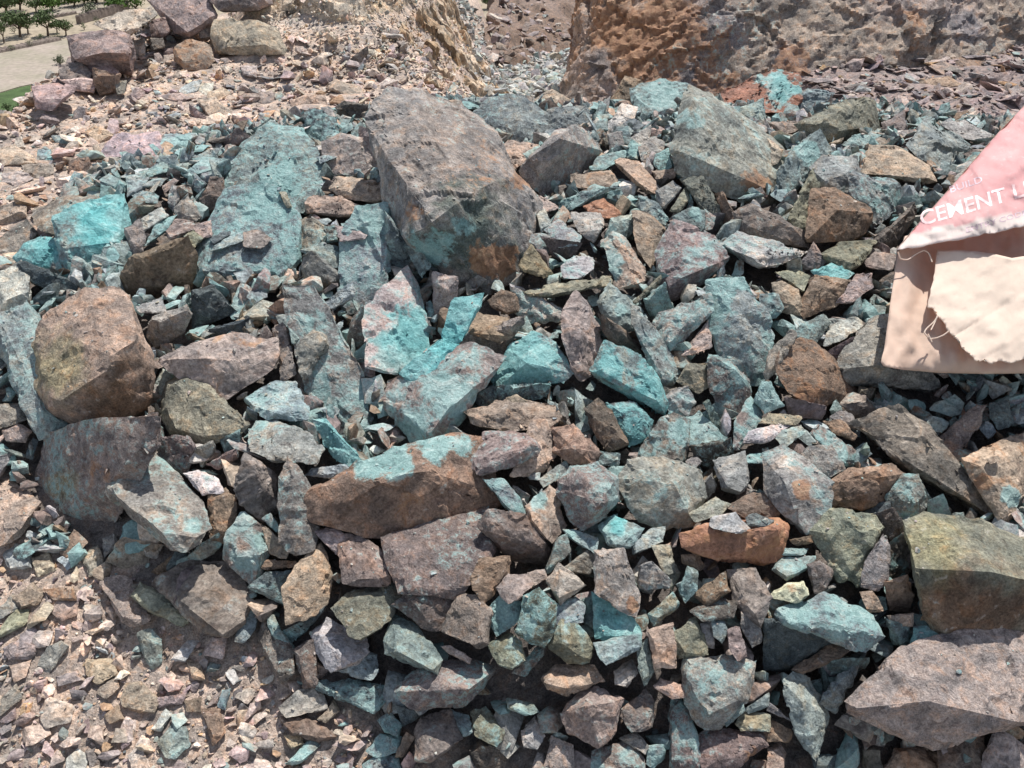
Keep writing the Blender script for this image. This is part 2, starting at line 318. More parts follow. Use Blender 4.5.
s10;r04uc5;800,440 880,410 945,470 920,490 830,480;;small rust-red stone right of the largest boulder
s10;w00uc6;750,470 860,470 885,520 840,580 780,540;840,540,2;
s10;q70mc5;700,420 780,390 830,400 940,360 800,430 720,470;;
s10;w00uc5;650,540 700,500 790,560 780,590 700,605;;
s10;k02dc4;635,565 700,600 785,590 760,630 690,660;;
s10;p00uc5;610,390 680,430 700,450 640,460;;
s10;w00mc5;610,470 640,450 670,510 630,545;;
s10;w10uc6;715,680 760,640 830,650 835,690 780,730 720,725;;
s10;b02mr5;540,680 590,600 675,710 640,725 560,700;;
C1;o02uc6;45,400 160,370 380,340 390,370 200,410 100,425;60,408,2 200,405,2;flat olive-brown stick of rock below the largest boulder
C1;t52mr7;370,190 410,165 460,200 540,340 510,380 430,375 390,300;420,190,3 500,370,4 P400,290,60,9;rock with an aqua left face and a tan right face
C1;t00mr5;490,80 540,80 605,150 610,200 560,290 510,240 490,160;;
C1;a30mc4;375,180 400,110 480,90 490,150 450,190;;
C1;o02uc5;480,440 590,335 595,360 500,445;;
C1;q10dc3;530,430 610,370 640,460 570,530;;
C1;v02mc6;580,240 640,130 800,180 860,260 820,310 630,430 600,370;630,362,5 820,285,4;mauve-brown wedge-shaped rock with a shaded front, in the middle right of the heap
C1;q40mc8;645,100 720,60 770,75 770,140 720,190 670,165;P730,90,30,9;
C1;v00mc7;770,70 815,100 800,150 770,150;;
C1;g02ml5;570,550 590,490 780,420 795,480 740,530 640,640 610,630;;
C1;p03mc5;680,650 780,520 800,620 720,650;;
C1;a40mr5;345,440 395,360 470,440 495,540 450,560 360,480;P440,470,30,9;
C1;a40mr4;485,470 530,490 560,590 640,680 670,710 630,755 570,740 530,640 490,540;;
C1;k10dc3;355,500 450,560 520,650 440,660 390,600;;
s21;o02mc4;155,370 190,310 270,300 275,390 230,415;;
s20;a60mc4;385,60 490,15 500,110 450,110;;
P;r00uc4;712,98 745,82 770,72 796,74 797,102 785,110 762,105 735,112;745,95,2 P780,86,26,9 V782,86,22,6;reddish mauve boulder with a turquoise right end at the top of the heap
D0;q20mc5;105,400 160,350 260,375 230,410 190,435 110,430;;
D0;o10dr5;125,500 330,395 420,410 440,530 380,545 300,570 230,570 155,530;;olive-black boulder with a bright upper edge at the top right of the heap
D0;a30uc5;295,580 350,540 450,540 380,590;;
D0;t04uc5;0,490 110,490 130,520 60,535;;
s20;a50mr5;555,300 640,190 715,140 755,230 700,280 640,330 600,400 550,370;700,225,3 P670,220,50,9;blue-streaked grey rock sloping below the olive-black boulder
s20;w30mc5;690,290 740,245 860,250 875,300 840,320 840,400 740,370;740,340,2 830,310,3;
s20;o01mc4;590,490 640,400 690,300 710,370 680,480 650,550;;
D0;t00uc5;380,690 420,590 540,600 640,660 660,720 620,730 510,710;;
D0;a40mr5;565,580 640,475 690,530 820,600 700,710 620,640;690,560,5;grey-blue peaked rock beside the top of the sack
D0;w10uc6;700,500 790,478 890,540 860,565 780,550;;pale flat stone beside the printed edge of the sack
s20;a60mr4;840,310 1000,330 1024,340 1024,440 940,520 930,450 850,400;;
s20;b03mc8;665,580 690,380 780,375 940,460 880,570 700,580;708,540,2 790,455,4 930,465,3;reddish brown block with a dark front, left of the sack
s20;o20uc6;730,630 800,590 940,575 880,680 840,700 740,650;740,640,2 850,660,3;
s20;a80uc7;690,700 770,670 855,710 800,745 720,735;;small pale aqua stone left of the sack's mouth
s20;w00uc7;320,590 400,550 560,590 670,620 540,690 470,680;330,600,3 470,655,4;white-topped flat stone with a dark underside, in the right half of the heap
s20;g00mc6;640,680 695,590 740,665 700,700;;
s20;v00mc6;380,470 440,440 560,480 650,540 680,610 560,585 400,550;;grey-mauve rounded rock below the large pale grey boulder
s20;b00dl5;305,400 330,390 390,490 400,550 350,550;;
s20;g02mc5;170,340 250,330 320,430 330,520 290,500;;
s20;o01mr6;120,460 180,370 200,400 160,465;;
s20;w00mc6;65,380 130,340 160,370 100,450 70,430;;
s20;t00uc5;50,300 150,290 130,330 70,335;;
s20;q50mc5;0,400 70,430 110,490 90,515 0,470;;
D1;k10dr5;425,190 580,50 585,100 490,240 440,230;;dark slate splinter beside the left edge of the sack
D1;p01uc5;390,270 430,240 510,250 490,310 400,300;;
D1;t02mc5;20,370 60,360 130,400 130,490 30,470;;
D1;o02uc5;30,320 120,310 170,340 140,400;;
D1;b02mc5;130,440 190,340 310,360 270,450 150,500;;
D1;p00uc6;270,440 350,330 410,330 420,380 330,440;;
D1;q20mc6;-30,410 40,410 65,460 30,500 -30,500;;
D0;t00uc4;0,560 60,600 40,650 0,660;;
D0;a60mc4;0,515 40,530 45,575 10,570;;
D0;b02uc1;600,320 720,310 770,340 640,370;;
D0;v00uc1;460,490 540,450 550,520 470,545;;
D0;v00mc1;700,470 760,440 780,490 720,500;;
D0;v00uc1;650,265 710,245 760,275 700,300;;
D0;b04uc1;740,230 860,240 850,270 770,275;;
D0;v00uc1;430,410 500,440 450,475;;
D0;v00uc1;890,300 980,290 960,330 860,350;;
s00;a70uc3;110,200 150,150 260,150 270,190 190,240 130,250;P220,190,50,9;pale turquoise flat stone at the heap's back left corner
s00;a10mc3;130,250 190,240 215,300 200,310;;
s00;a30uc3;30,310 140,270 160,300 60,330;;
s00;a60uc5;215,310 290,260 370,255 360,285 250,330;250,320,2;
s00;a20uc4;260,250 330,210 370,210 330,255;;
s00;k20dc3;380,180 440,130 500,180 460,205 400,200;;
s00;a60uc4;380,250 430,220 445,270 410,280;;
s00;a20mc4;255,370 265,310 310,350 290,390;;
s00;v00mc4;300,400 330,330 380,330 385,400 340,420;;
s00;k00dc3;290,410 330,395 385,410 370,460 310,465;;
s00;g10mc4;185,450 240,400 290,480 270,500 200,490;;
s00;w00mc4;160,420 175,360 200,370 205,420 180,460;;
s00;w00uc5;40,500 130,450 160,480 60,545;;
s00;a10uc5;65,600 120,500 190,480 150,540;;
s00;v10uc5;155,540 190,495 260,500 265,530 170,575;;
s00;p00uc5;260,520 330,500 335,560 290,570;;
s00;o30mc5;225,560 260,540 300,570 260,610;;
s00;q30uc5;330,570 410,530 420,550 340,590;;
s00;a60uc4;20,400 60,380 120,400 110,430 40,430;;
s00;o10dc3;30,440 100,440 90,470 30,470;;
s00;a20uc4;60,360 100,330 155,330 130,360;;
s00;a40uc3;0,320 80,330 50,380 0,400;;
s00;p01mc4;140,360 180,330 200,340 150,385;;
A1;g20mc3;500,150 560,110 580,180 570,230 530,250;;
A3;t01uc1;60,90 130,30 170,70 150,110 85,130;;
A3;t06uc1;180,55 290,45 300,95 220,95;;
A3;v00uc1;200,130 240,100 310,100 300,150 250,175;;
A3;g00uc1;0,130 50,75 70,130 0,170;;
A3;o00uc1;0,210 60,140 110,140 100,190 0,245;;
A3;p00uc1;130,250 160,220 210,225 190,280 150,285;;
A3;v00uc1;20,290 90,250 140,280 120,330 40,330;;
A3;g00mc1;160,350 190,290 240,270 270,290 200,385;;
A3;p00uc1;160,540 200,495 290,520 280,580 190,600;;
A3;t01uc1;490,490 510,440 560,430 620,490 610,545 500,525;;
A3;t03uc1;390,460 460,405 470,450 420,490;;
A3;v00mc1;620,490 740,470 720,510 640,525;;
A3;a60uc1;640,660 690,600 740,610 750,670 700,725 660,715;;
A3;g00uc1;0,500 60,440 80,490 0,555;;
A3;t01uc1;345,340 440,330 460,390 390,430 350,390;;
A3;w01uc1;690,330 750,260 790,265 740,340;;
A3;p00uc1;820,310 850,250 900,250 890,330;;
A3;b00uc1;810,540 870,530 900,620 850,670;;
A3;w00uc1;270,730 310,695 345,720 340,775 270,775;;
A3;p01uc1;515,720 560,680 600,775 530,775;;
A3;a60uc1;870,520 890,460 920,455 900,530;;
A3;w00uc1;610,610 660,535 685,560 640,620;;
A3;p02uc1;230,400 300,385 320,415 240,435;;
A3;t01uc1;40,360 120,340 100,400 60,420;;
A3;t00uc1;750,340 800,350 815,410 770,410;;
A3;v00uc1;0,580 60,530 60,570 20,590;;
A3;k00uc1;345,705 380,695 400,760 360,765;;
A3;b02uc1;740,500 800,490 800,540 750,540;;
A3;b01uc1;420,555 470,520 490,570 440,590;;
A2;w00uc1;20,680 60,645 120,660 120,730 40,740;;knobbly whitish stone on the gravel left of the heap
A2;t03uc1;130,700 190,680 220,740 150,768;;
A2;a00uc1;230,700 270,680 310,710 270,740;;
A2;t01uc1;330,690 390,650 410,720 360,768;;
"""
ADJDATA = """
0 0 0 0 0 0 0 0 0 0 6 0 0 0 0 0 0 0 0 0 0 0 0 0 0 0 0 0 0 0 0 0 0 0 0 0 0 0 0 0 11 0 5 3 0 0 0 0 6 0 0 0 0 5 0 9 0 5 0 0 0 0 0 0 0 0 0 0 0 0 0 0 0 0 0 6 3 0 0 0 0 0 0 0 0 0 0 0 0 0 2 0 0 0 6 0 0 0 0 7 0 0 0 0 0 0 0 0 0 0 0 0 14 0 0 0 0 0 0 0 0 0 0 0 0 0 0 0 0 0 0 0 0 0 0 0 0 0 0 0 0 0 0 0 0 0 0 0 0 0 0 0 0 0 0 0 0 0 0 0 0 0 0 0 0 0 0 0 0 0 0 0 0 0 0 0 0 0 0 0 0 0 0 0 0 0 0 0 0 0 0 0 0 0 0 2 0 0 0 0 0 0 0 0 0 0 0 3 3 0 0 0 0 0 0 0 0 0 0 0 0 0 0 0 0 0 0 0 0 0 0 0 0 0 0 0 0 0 0 0 0 0 0 0 0 0 0 10 0 0 0 0 0 0 0 0 0 0 0 0 0 0 0 6 0 0 0 0 0 0 0 0 0 0 0 0 0 0 0 0 0 0 0 0 0 0 0 0 0 0 0 0 0 0 0 0 0 0 0 0 0 0 0 0 0 0 14 0 0 0 0 0 0 0 0 0 0 0 0 0 0 0 0 0 0 0 0 0 0 0 0 0 0 0 0 0 0 0 0 0 0 0 0 0 0 0 0 0 0 0 0 0 0 0 0 0 0 0 0 0 0 0 0 0 0 0 0 0 0 0 0 3 0 0 0 0 0 0 0 0 0 0 0 0 0 0 0 0 0 0 0 0 0 0 0 2 2 3 0 0 0 0 0 0 0 0 0 0 0 0 0 0 0 0 0 0 0 0 0 0 0 0 0 0 0 0 0 0 0 0 0 0 0 0 0 0 0
"""
import bpy, bmesh, math, re, random
import numpy as np
from mathutils import Vector, Euler
random.seed(7)
RNG = np.random.default_rng(11)
C = bpy.context.scene.collection
SC = bpy.context.scene
RAD = math.radians

# ------------------------------------------------------------------ camera
CAM = np.array([0.0, 0.0, 1.55]); PITCH = RAD(33.0); FPX = 924.0
cd = bpy.data.cameras.new("camera"); cam = bpy.data.objects.new("camera", cd); C.objects.link(cam)
cam.location = CAM; cam.rotation_euler = (RAD(90) - PITCH, 0, 0)
cd.sensor_width = 36; cd.lens = 36 * FPX / 1024; cd.clip_end = 3000; cd.clip_start = 0.05
SC.camera = cam
cp, sp = math.cos(PITCH), math.sin(PITCH)
def ray(px, py):
    a, b = (px - 512) / FPX, (384 - py) / FPX
    d = np.array([a, cp + b * sp, -sp + b * cp])
    return d / np.linalg.norm(d)

# ------------------------------------------------------------------ noise (numpy, vectorised)
_P = np.random.default_rng(3).permutation(512).astype(np.int64)
_P = np.concatenate([_P, _P])
_V = np.random.default_rng(5).uniform(-1, 1, 512)
def vnoise(p):
    i = np.floor(p).astype(np.int64); f = p - i
    u = f * f * f * (f * (f * 6 - 15) + 10)
    i &= 511
    def h(dx, dy, dz):
        return _V[_P[(_P[(_P[(i[:, 0] + dx) & 511] + i[:, 1] + dy) & 511] + i[:, 2] + dz) & 511]]
    def l(a, b, t): return a + (b - a) * t
    x, y, z = u[:, 0], u[:, 1], u[:, 2]
    return l(l(l(h(0,0,0), h(1,0,0), x), l(h(0,1,0), h(1,1,0), x), y),
             l(l(h(0,0,1), h(1,0,1), x), l(h(0,1,1), h(1,1,1), x), y), z)
def fbm(p, octs=4, gain=.5):
    s = np.zeros(len(p)); a = 1.0; t = 0.0
    for k in range(octs):
        s += a * vnoise(p * 2.0 ** k + 17.3 * k); t += a; a *= gain
    return s / t
def blocks(p, seed=0):
    """broken-rock relief: every cell of a jittered lattice is one tilted flat face"""
    i = np.floor(p - .5).astype(np.int64); best = np.full(len(p), 1e9); out = np.zeros(len(p))
    for dx in (0, 1):
        for dy in (0, 1):
            for dz in (0, 1):
                c = i + np.array([dx, dy, dz]); a = c & 511
                h = _P[(_P[(_P[(a[:, 0] + seed) & 511] + a[:, 1]) & 511] + a[:, 2]) & 511]
                o = np.stack([_V[h], _V[(h + 101) & 511], _V[(h + 211) & 511]], 1) * .42
                r = p - (c + .5 + o); dd = (r * r).sum(1); k = dd < best
                g = np.stack([_V[(h + 307) & 511], _V[(h + 401) & 511], _V[(h + 53) & 511]], 1)
                val = .55 * _V[(h + 157) & 511] + (r * g).sum(1) * .9
                out = np.where(k, val, out); best = np.where(k, dd, best)
    return out
def sstep(a, b, x):
    t = np.clip((x - a) / (b - a), 0, 1); return t * t * (3 - 2 * t)

# ------------------------------------------------------------------ the near ground as a height field
BL = np.array([(-1,-.9),(.3,-.25),(1.06,0),(1.35,.14),(2,.36),(2.6,.51),(3.2,.56),(4.2,.6),(14,.7)])
BR = np.array([(-1,-.9),(.3,-.25),(1.06,0),(1.35,.14),(2,.36),(2.6,.5),(3.0,.55),(3.3,.54),(3.7,.28),(4.6,.03),(9,-.85),(14,-1.6)])
BF = np.array([(-1,-.9),(.3,-.25),(1.06,0),(1.35,.14),(2,.36),(2.6,.5),(3.0,.52),(3.3,.46),(4,.29),(5,.24),(5.6,.30),(14,.5)])
def ip(T, y): return np.interp(y, T[:, 0], T[:, 1])
EDGE = np.array([(-3.4,.2),(-2.1,1.9),(-1.76,2.6),(-1.73,2.95),(-1.80,3.3),(-1.83,3.8),(-1.55,4.3),(-1.25,5.4),(-.55,7.2),(-.5,9),(-.45,14)])
def base(x, y):
    m = sstep(-.35, .25 + .55 * sstep(3.5, 4.8, y), x + .45 * sstep(3.5, 4.5, y) + .45 * sstep(4.9, 6.4, y)); r = sstep(1.0, 1.7, x)
    z = ip(BL, y) * (1 - m) + (ip(BR, y) * (1 - r) + ip(BF, y) * r) * m
    # crumbly mound behind the scree
    dx = x + .72
    md = sstep(3.7, 5.3, y) * (1 - sstep(5.8, 6.8, y))
    wl = sstep(-.62, -.3, dx); wr = 1 - sstep(-.22, .70, dx)
    z = z + 1.0 * md * wl * wr + .07 * np.exp(-((x + 1.62) / .34) ** 2 - ((y - 4.22) / .28) ** 2)
    ex = np.interp(y, EDGE[:, 1], EDGE[:, 0])
    d = np.maximum(0, ex - x)
    return z - 1.1 * d - .15 * sstep(0, .3, d)
def poly_sd(x, y, P):                      # signed distance, >0 inside
    d = np.full(x.shape, 1e9); ins = np.zeros(x.shape, bool)
    n = len(P)
    for k in range(n):
        ax, ay = P[k]; bx, by = P[(k + 1) % n]
        ex, ey = bx - ax, by - ay
        t = np.clip(((x - ax) * ex + (y - ay) * ey) / (ex * ex + ey * ey + 1e-12), 0, 1)
        d = np.minimum(d, np.hypot(x - ax - t * ex, y - ay - t * ey))
        c = ((ay > y) != (by > y)) & (x < (bx - ax) * (y - ay) / (by - ay + 1e-12) + ax)
        ins ^= c
    return np.where(ins, d, -d)
GX0, GX1, GY0, GY1, GS = -4.6, 5.0, .1, 14.0, .03
gx = np.arange(GX0, GX1 + 1e-6, GS); gy = np.arange(GY0, GY1 + 1e-6, GS)
XX, YY = np.meshgrid(gx, gy)
HG = base(XX, YY)
def Hs(x, y):
    x = np.asarray(x, float); y = np.asarray(y, float)
    u = np.clip((x - GX0) / GS, 0, len(gx) - 1.001); v = np.clip((y - GY0) / GS, 0, len(gy) - 1.001)
    i = u.astype(int); j = v.astype(int); fu = u - i; fv = v - j
    return (HG[j, i] * (1 - fu) + HG[j, i + 1] * fu) * (1 - fv) + (HG[j + 1, i] * (1 - fu) + HG[j + 1, i + 1] * fu) * fv
def hit(px, py):
    d = ray(px, py)
    t = np.arange(.6, 12, .004)
    q = CAM[None] + t[:, None] * d[None]
    b = np.nonzero(q[:, 2] < Hs(q[:, 0], q[:, 1]))[0]
    return CAM + d * (t[b[0]] if len(b) else 8.0)
HEAP_PX = [(92,172),(20,262),(-60,320),(-90,480),(40,565),(150,612),(255,680),(330,735),(400,800),(700,830),(1150,830),(1200,300),(1040,118),(800,88),(640,84),(480,100),(372,112),(300,122),(200,138)]
HEAP = [(h[0] * min(1, 3.4 / h[1]), min(h[1], 3.4)) for h in (hit(*p) for p in HEAP_PX)]
HSD = poly_sd(XX, YY, HEAP)
HMASK = sstep(-.04, .34, HSD)
HG = HG + .09 * HMASK
_pp = np.stack([XX.ravel(), YY.ravel(), np.zeros(XX.size)], 1)
HG = HG + (.035 * fbm(_pp * 3.1, 4) + .012 * fbm(_pp * 14, 3)).reshape(XX.shape)
MM = sstep(.02, .4, HG - np.where(XX < 0, .62, 9))        # the mound
HG = HG + MM * (.10 * fbm(_pp * np.array([5, 4, 1]) + 31, 5)).reshape(XX.shape)
def heapmask(x, y):
    u = np.clip(((np.asarray(x) - GX0) / GS).astype(int), 0, len(gx) - 1); v = np.clip(((np.asarray(y) - GY0) / GS).astype(int), 0, len(gy) - 1)
    return HSD[v, u]
def hnormal(x, y, e=.06):
    n = np.array([-(Hs(x + e, y) - Hs(x - e, y)) / (2 * e), -(Hs(x, y + e) - Hs(x, y - e)) / (2 * e), 1.0])
    return n / np.linalg.norm(n)

# ------------------------------------------------------------------ materials
def new_mat(name):
    m = bpy.data.materials.new(name); m.use_nodes = True
    nt = m.node_tree; b = nt.nodes["Principled BSDF"]
    return m, nt, b
class NB:
    def __init__(s, nt): s.nt = nt
    def n(s, t, **kw):
        o = s.nt.nodes.new(t)
        for k, v in kw.items(): setattr(o, k, v)
        return o
    def l(s, a, b): s.nt.links.new(a, b)
    def val(s, sock, v):
        if hasattr(v, "is_linked") or hasattr(v, "links"): s.l(v, sock)
        else: sock.default_value = v
    def math(s, op, a, b=0.0, c=0.0, clamp=False):
        o = s.n("ShaderNodeMath", operation=op, use_clamp=clamp)
        s.val(o.inputs[0], a); s.val(o.inputs[1], b); s.val(o.inputs[2], c)
        return o.outputs[0]
    def mix(s, f, a, b, bt='MIX'):
        o = s.n("ShaderNodeMix", data_type='RGBA', blend_type=bt)
        s.val(o.inputs[0], f); s.val(o.inputs[6], a); s.val(o.inputs[7], b)
        return o.outputs[2]
    def noise(s, vec, scale, det=6, rough=.6, dist=0.0):
        o = s.n("ShaderNodeTexNoise"); s.l(vec, o.inputs["Vector"])
        o.inputs["Scale"].default_value = scale; o.inputs["Detail"].default_value = det
        o.inputs["Roughness"].default_value = rough; o.inputs["Distortion"].default_value = dist
        return o.outputs["Fac"], o.outputs["Color"]
    def ramp(s, f, pts):
        o = s.n("ShaderNodeValToRGB"); s.l(f, o.inputs[0])
        el = o.color_ramp.elements
        while len(el) < len(pts): el.new(.5)
        for e, (p, c) in zip(el, pts):
            e.position = p; e.color = (*c, 1) if len(c) == 3 else c
        return o.outputs[0]
    def mr(s, v, a, b, c=0.0, d=1.0):
        o = s.n("ShaderNodeMapRange", interpolation_type='SMOOTHSTEP')
        s.val(o.inputs[0], v); s.val(o.inputs[1], a); s.val(o.inputs[2], b); s.val(o.inputs[3], c); s.val(o.inputs[4], d)
        return o.outputs[0]
def g3(v): return (v, v, v)

def rock_material(name, bump=1.0, grain=1.0):
    m, nt, b = new_mat(name); k = NB(nt)
    tint = k.n("ShaderNodeAttribute", attribute_name="tint").outputs["Color"]
    st = k.n("ShaderNodeAttribute", attribute_name="stain")
    sep = k.n("ShaderNodeSeparateColor"); k.l(st.outputs["Color"], sep.inputs[0])
    PAT, RUS, VIV = sep.outputs[0], sep.outputs[1], sep.outputs[2]
    pos0 = k.n("ShaderNodeNewGeometry").outputs["Position"]
    oi = k.n("ShaderNodeObjectInfo")
    vs = k.n("ShaderNodeVectorMath", operation='SCALE'); k.l(pos0, vs.inputs[0]); k.l(k.mr(oi.outputs["Random"], 0.0, 1.0, .62, 1.5), vs.inputs["Scale"])
    pos = vs.outputs[0]
    n1, c1 = k.noise(pos, 13, 7, .62, .4)
    n2, c2 = k.noise(pos, 48, 7, .66, .3)
    n3, c3 = k.noise(pos, 210, 4, .7)
    n4, c4 = k.noise(pos, 26, 8, .7, .8)
    # streaks along tilted bedding
    vr = k.n("ShaderNodeVectorRotate", rotation_type='AXIS_ANGLE'); vr.inputs["Axis"].default_value = (.3, .85, .42)
    k.l(pos, vr.inputs["Vector"]); k.l(k.math('MULTIPLY', oi.outputs["Random"], 6.28), vr.inputs["Angle"])
    mp = k.n("ShaderNodeMapping"); k.l(vr.outputs[0], mp.inputs[0]); mp.inputs["Rotation"].default_value = (.5, .9, .3); mp.inputs["Scale"].default_value = (14, 14, 110)
    sx, _ = k.noise(mp.outputs[0], 1.0, 6, .65, .6)
    # base colour: mottling in value and hue
    f = k.math('MULTIPLY_ADD', k.math('SUBTRACT', n1, .5), 1.9, 1.0)
    f = k.math('MULTIPLY', f, k.math('MULTIPLY_ADD', k.math('SUBTRACT', n2, .5), 1.9, 1.0))
    f = k.math('MULTIPLY', f, k.math('MULTIPLY_ADD', k.math('SUBTRACT', n3, .5), 2.3 * grain, 1.0))
    f = k.math('MULTIPLY', f, k.math('MULTIPLY_ADD', k.math('SUBTRACT', sx, .5), .6, 1.0))
    vm = k.n("ShaderNodeVectorMath", operation='SCALE'); k.l(tint, vm.inputs[0]); k.l(f, vm.inputs["Scale"])
    col = vm.outputs[0]
    warm = k.mix(k.mr(n4, .48, .66), col, k.mix(1.0, col, (1.14, .96, .83, 1), 'MULTIPLY'))
    col = k.mix(k.mr(n1, .56, .38), warm, k.mix(1.0, warm, (.86, .92, .98, 1), 'MULTIPLY'))
    # pale crusts and dark films
    col = k.mix(k.math('MULTIPLY', k.mr(n2, .60, .70), .55), col, (.47, .43, .39, 1))
    col = k.mix(k.math('MULTIPLY', k.mr(n4, .46, .33), .72), col, k.mix(1.0, col, (.42, .36, .36, 1), 'MULTIPLY'))
    # rust
    rm = k.math('ADD', k.math('MULTIPLY_ADD', RUS, .62, -.28), k.math('ADD', n4, k.math('MULTIPLY', k.math('SUBTRACT', n2, .5), .5)))
    rcol = k.ramp(n2, [(.3, (.13, .070, .045)), (.5, (.30, .155, .085)), (.68, (.42, .26, .15))])
    col = k.mix(k.math('MULTIPLY', k.mr(rm, .46, .66), .8), col, rcol)
    # copper bloom
    pm = k.math('ADD', k.math('MULTIPLY_ADD', PAT, .80, -.42), k.math('ADD', k.math('MULTIPLY_ADD', k.math('SUBTRACT', n1, .5), .8, .5), k.math('MULTIPLY', k.math('SUBTRACT', n2, .5), 1.35)))
    vein = k.math('MULTIPLY', k.mr(k.math('ABSOLUTE', k.math('SUBTRACT', n4, .5)), .030, .0), k.mr(PAT, .1, .5))
    pm = k.math('MULTIPLY_ADD', vein, .16, pm)
    pale = k.ramp(n4, [(.28, (.12, .20, .195)), (.42, (.225, .335, .325)), (.56, (.335, .445, .43)), (.72, (.49, .54, .515))])
    vivc = k.ramp(n4, [(.28, (.03, .16, .17)), (.42, (.075, .33, .345)), (.56, (.165, .48, .485)), (.72, (.38, .60, .585))])
    pc = k.mix(VIV, pale, vivc)
    pc = k.mix(1.0, pc, k.ramp(n3, [(.3, g3(.66)), (.7, g3(1.22))]), 'MULTIPLY')
    col = k.mix(k.math('MULTIPLY', k.mr(pm, .36, .70), .88), col, pc)
    b.inputs["Roughness"].default_value = .82
    k.l(k.mr(n3, .35, .7, .92, .62), b.inputs["Roughness"])
    b.inputs["Specular IOR Level"].default_value = .32
    k.l(col, b.inputs["Base Color"])
    h = k.math('ADD', k.math('MULTIPLY', n2, 1.0), k.math('ADD', k.math('MULTIPLY', n3, .30), k.math('MULTIPLY', sx, .35)))
    h = k.math('ADD', h, k.math('MULTIPLY', n4, 1.0))
    bp = k.n("ShaderNodeBump"); bp.inputs["Strength"].default_value = .9; bp.inputs["Distance"].default_value = .008 * bump
    k.l(h, bp.inputs["Height"]); k.l(bp.outputs[0], b.inputs["Normal"])
    return m
M_ROCK = rock_material("weathered_rock")
M_SOIL = rock_material("stony_soil", 1.3)

def plain(name, col, rough=.9, var=.25, scale=1.0, col2=None, bump=0.0):
    m, nt, b = new_mat(name); k = NB(nt)
    pos = k.n("ShaderNodeNewGeometry").outputs["Position"]
    n1, _ = k.noise(pos, scale, 8, .65)
    n2, _ = k.noise(pos, scale * 9, 5, .6)
    col2 = col2 or tuple(c * (1 - var) for c in col)
    c = k.mix(k.mr(n1, .35, .65), (*col, 1), (*col2, 1))
    c = k.mix(1.0, c, k.ramp(n2, [(.3, g3(1 - var)), (.7, g3(1 + var * .6))]), 'MULTIPLY')
    k.l(c, b.inputs["Base Color"]); b.inputs["Roughness"].default_value = rough
    b.inputs["Specular IOR Level"].default_value = .2
    if bump:
        bp = k.n("ShaderNodeBump"); bp.inputs["Strength"].default_value = .6; bp.inputs["Distance"].default_value = bump
        k.l(n2, bp.inputs["Height"]); k.l(bp.outputs[0], b.inputs["Normal"])
    return m

# ------------------------------------------------------------------ object helpers
def mesh_np(name, V, F, mat, smooth=True, tint=None, stain=None, sharp=None):
    me = bpy.data.meshes.new(name)
    V = np.asarray(V, np.float32); F = np.asarray(F, np.int32); k = F.shape[1]
    me.vertices.add(len(V)); me.vertices.foreach_set("co", V.ravel())
    me.loops.add(F.size); me.loops.foreach_set("vertex_index", F.ravel())
    me.polygons.add(len(F)); me.polygons.foreach_set("loop_start", np.arange(0, F.size, k, dtype=np.int32))
    me.update(calc_edges=True)
    me.polygons.foreach_set("use_smooth", np.full(len(F), smooth))
    if sharp: me.set_sharp_from_angle(angle=RAD(sharp))
    for nm, a in (("tint", tint), ("stain", stain)):
        if a is not None:
            at = me.attributes.new(nm, 'FLOAT_COLOR', 'POINT')
            c = np.ones((len(V), 4), np.float32); c[:, :3] = a
            at.data.foreach_set("color", c.ravel())
    me.materials.append(mat)
    return me
def link(name, me, parent=None, loc=None):
    o = bpy.data.objects.new(name, me); C.objects.link(o)
    if loc is not None: o.location = loc
    if parent: o.parent = parent
    return o
def tag(o, label=None, cat=None, group=None, kind=None):
    if label: o["label"] = label
    if cat: o["category"] = cat
    if group: o["group"] = group
    if kind: o["kind"] = kind
    return o

# ------------------------------------------------------------------ near ground mesh
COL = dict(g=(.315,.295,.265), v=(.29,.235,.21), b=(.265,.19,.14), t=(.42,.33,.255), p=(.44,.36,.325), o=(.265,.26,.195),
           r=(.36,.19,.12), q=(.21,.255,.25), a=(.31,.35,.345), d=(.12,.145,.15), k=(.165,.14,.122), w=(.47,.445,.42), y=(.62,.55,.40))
ny, nx = XX.shape
idx = np.arange(ny * nx).reshape(ny, nx)
Fg = np.stack([idx[:-1, :-1].ravel(), idx[:-1, 1:].ravel(), idx[1:, 1:].ravel(), idx[1:, :-1].ravel()], 1)
def zone_colors(x, y, z):
    """scree tan, heap dark, mound pale tan, right slope mauve, gully pale grey"""
    n = len(x); c = np.tile(np.array((.47, .375, .31)), (n, 1))
    p = np.stack([x, y, z], 1)
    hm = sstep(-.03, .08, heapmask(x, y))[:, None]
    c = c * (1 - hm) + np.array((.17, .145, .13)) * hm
    gl = (sstep(4.0, 5.2, y) * sstep(-.3, 0., x))[:, None]; c = c * (1 - gl) + np.array((.40, .39, .37)) * gl
    rt = (sstep(.5, .8, x) * sstep(2.9, 3.3, y))[:, None]; c = c * (1 - rt) + np.array((.27, .215, .20)) * rt
    mu = (sstep(.62, .85, z) * (x < .3) * sstep(3.4, 3.8, y))[:, None]
    mc = np.array((.50, .40, .30)) * (1 + .25 * fbm(p * 3, 3)[:, None]); gm = sstep(.05, .35, fbm(p * 2.3 + 9, 3))[:, None]
    mc = mc * (1 - gm) + np.array((.52, .48, .44)) * gm
    c = c * (1 - mu) + mc * mu
    return c
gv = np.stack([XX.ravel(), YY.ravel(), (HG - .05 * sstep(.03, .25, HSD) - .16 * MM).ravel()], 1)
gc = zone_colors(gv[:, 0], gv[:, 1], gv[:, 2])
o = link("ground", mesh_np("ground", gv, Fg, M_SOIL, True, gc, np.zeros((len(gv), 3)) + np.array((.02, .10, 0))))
tag(o, kind="structure")

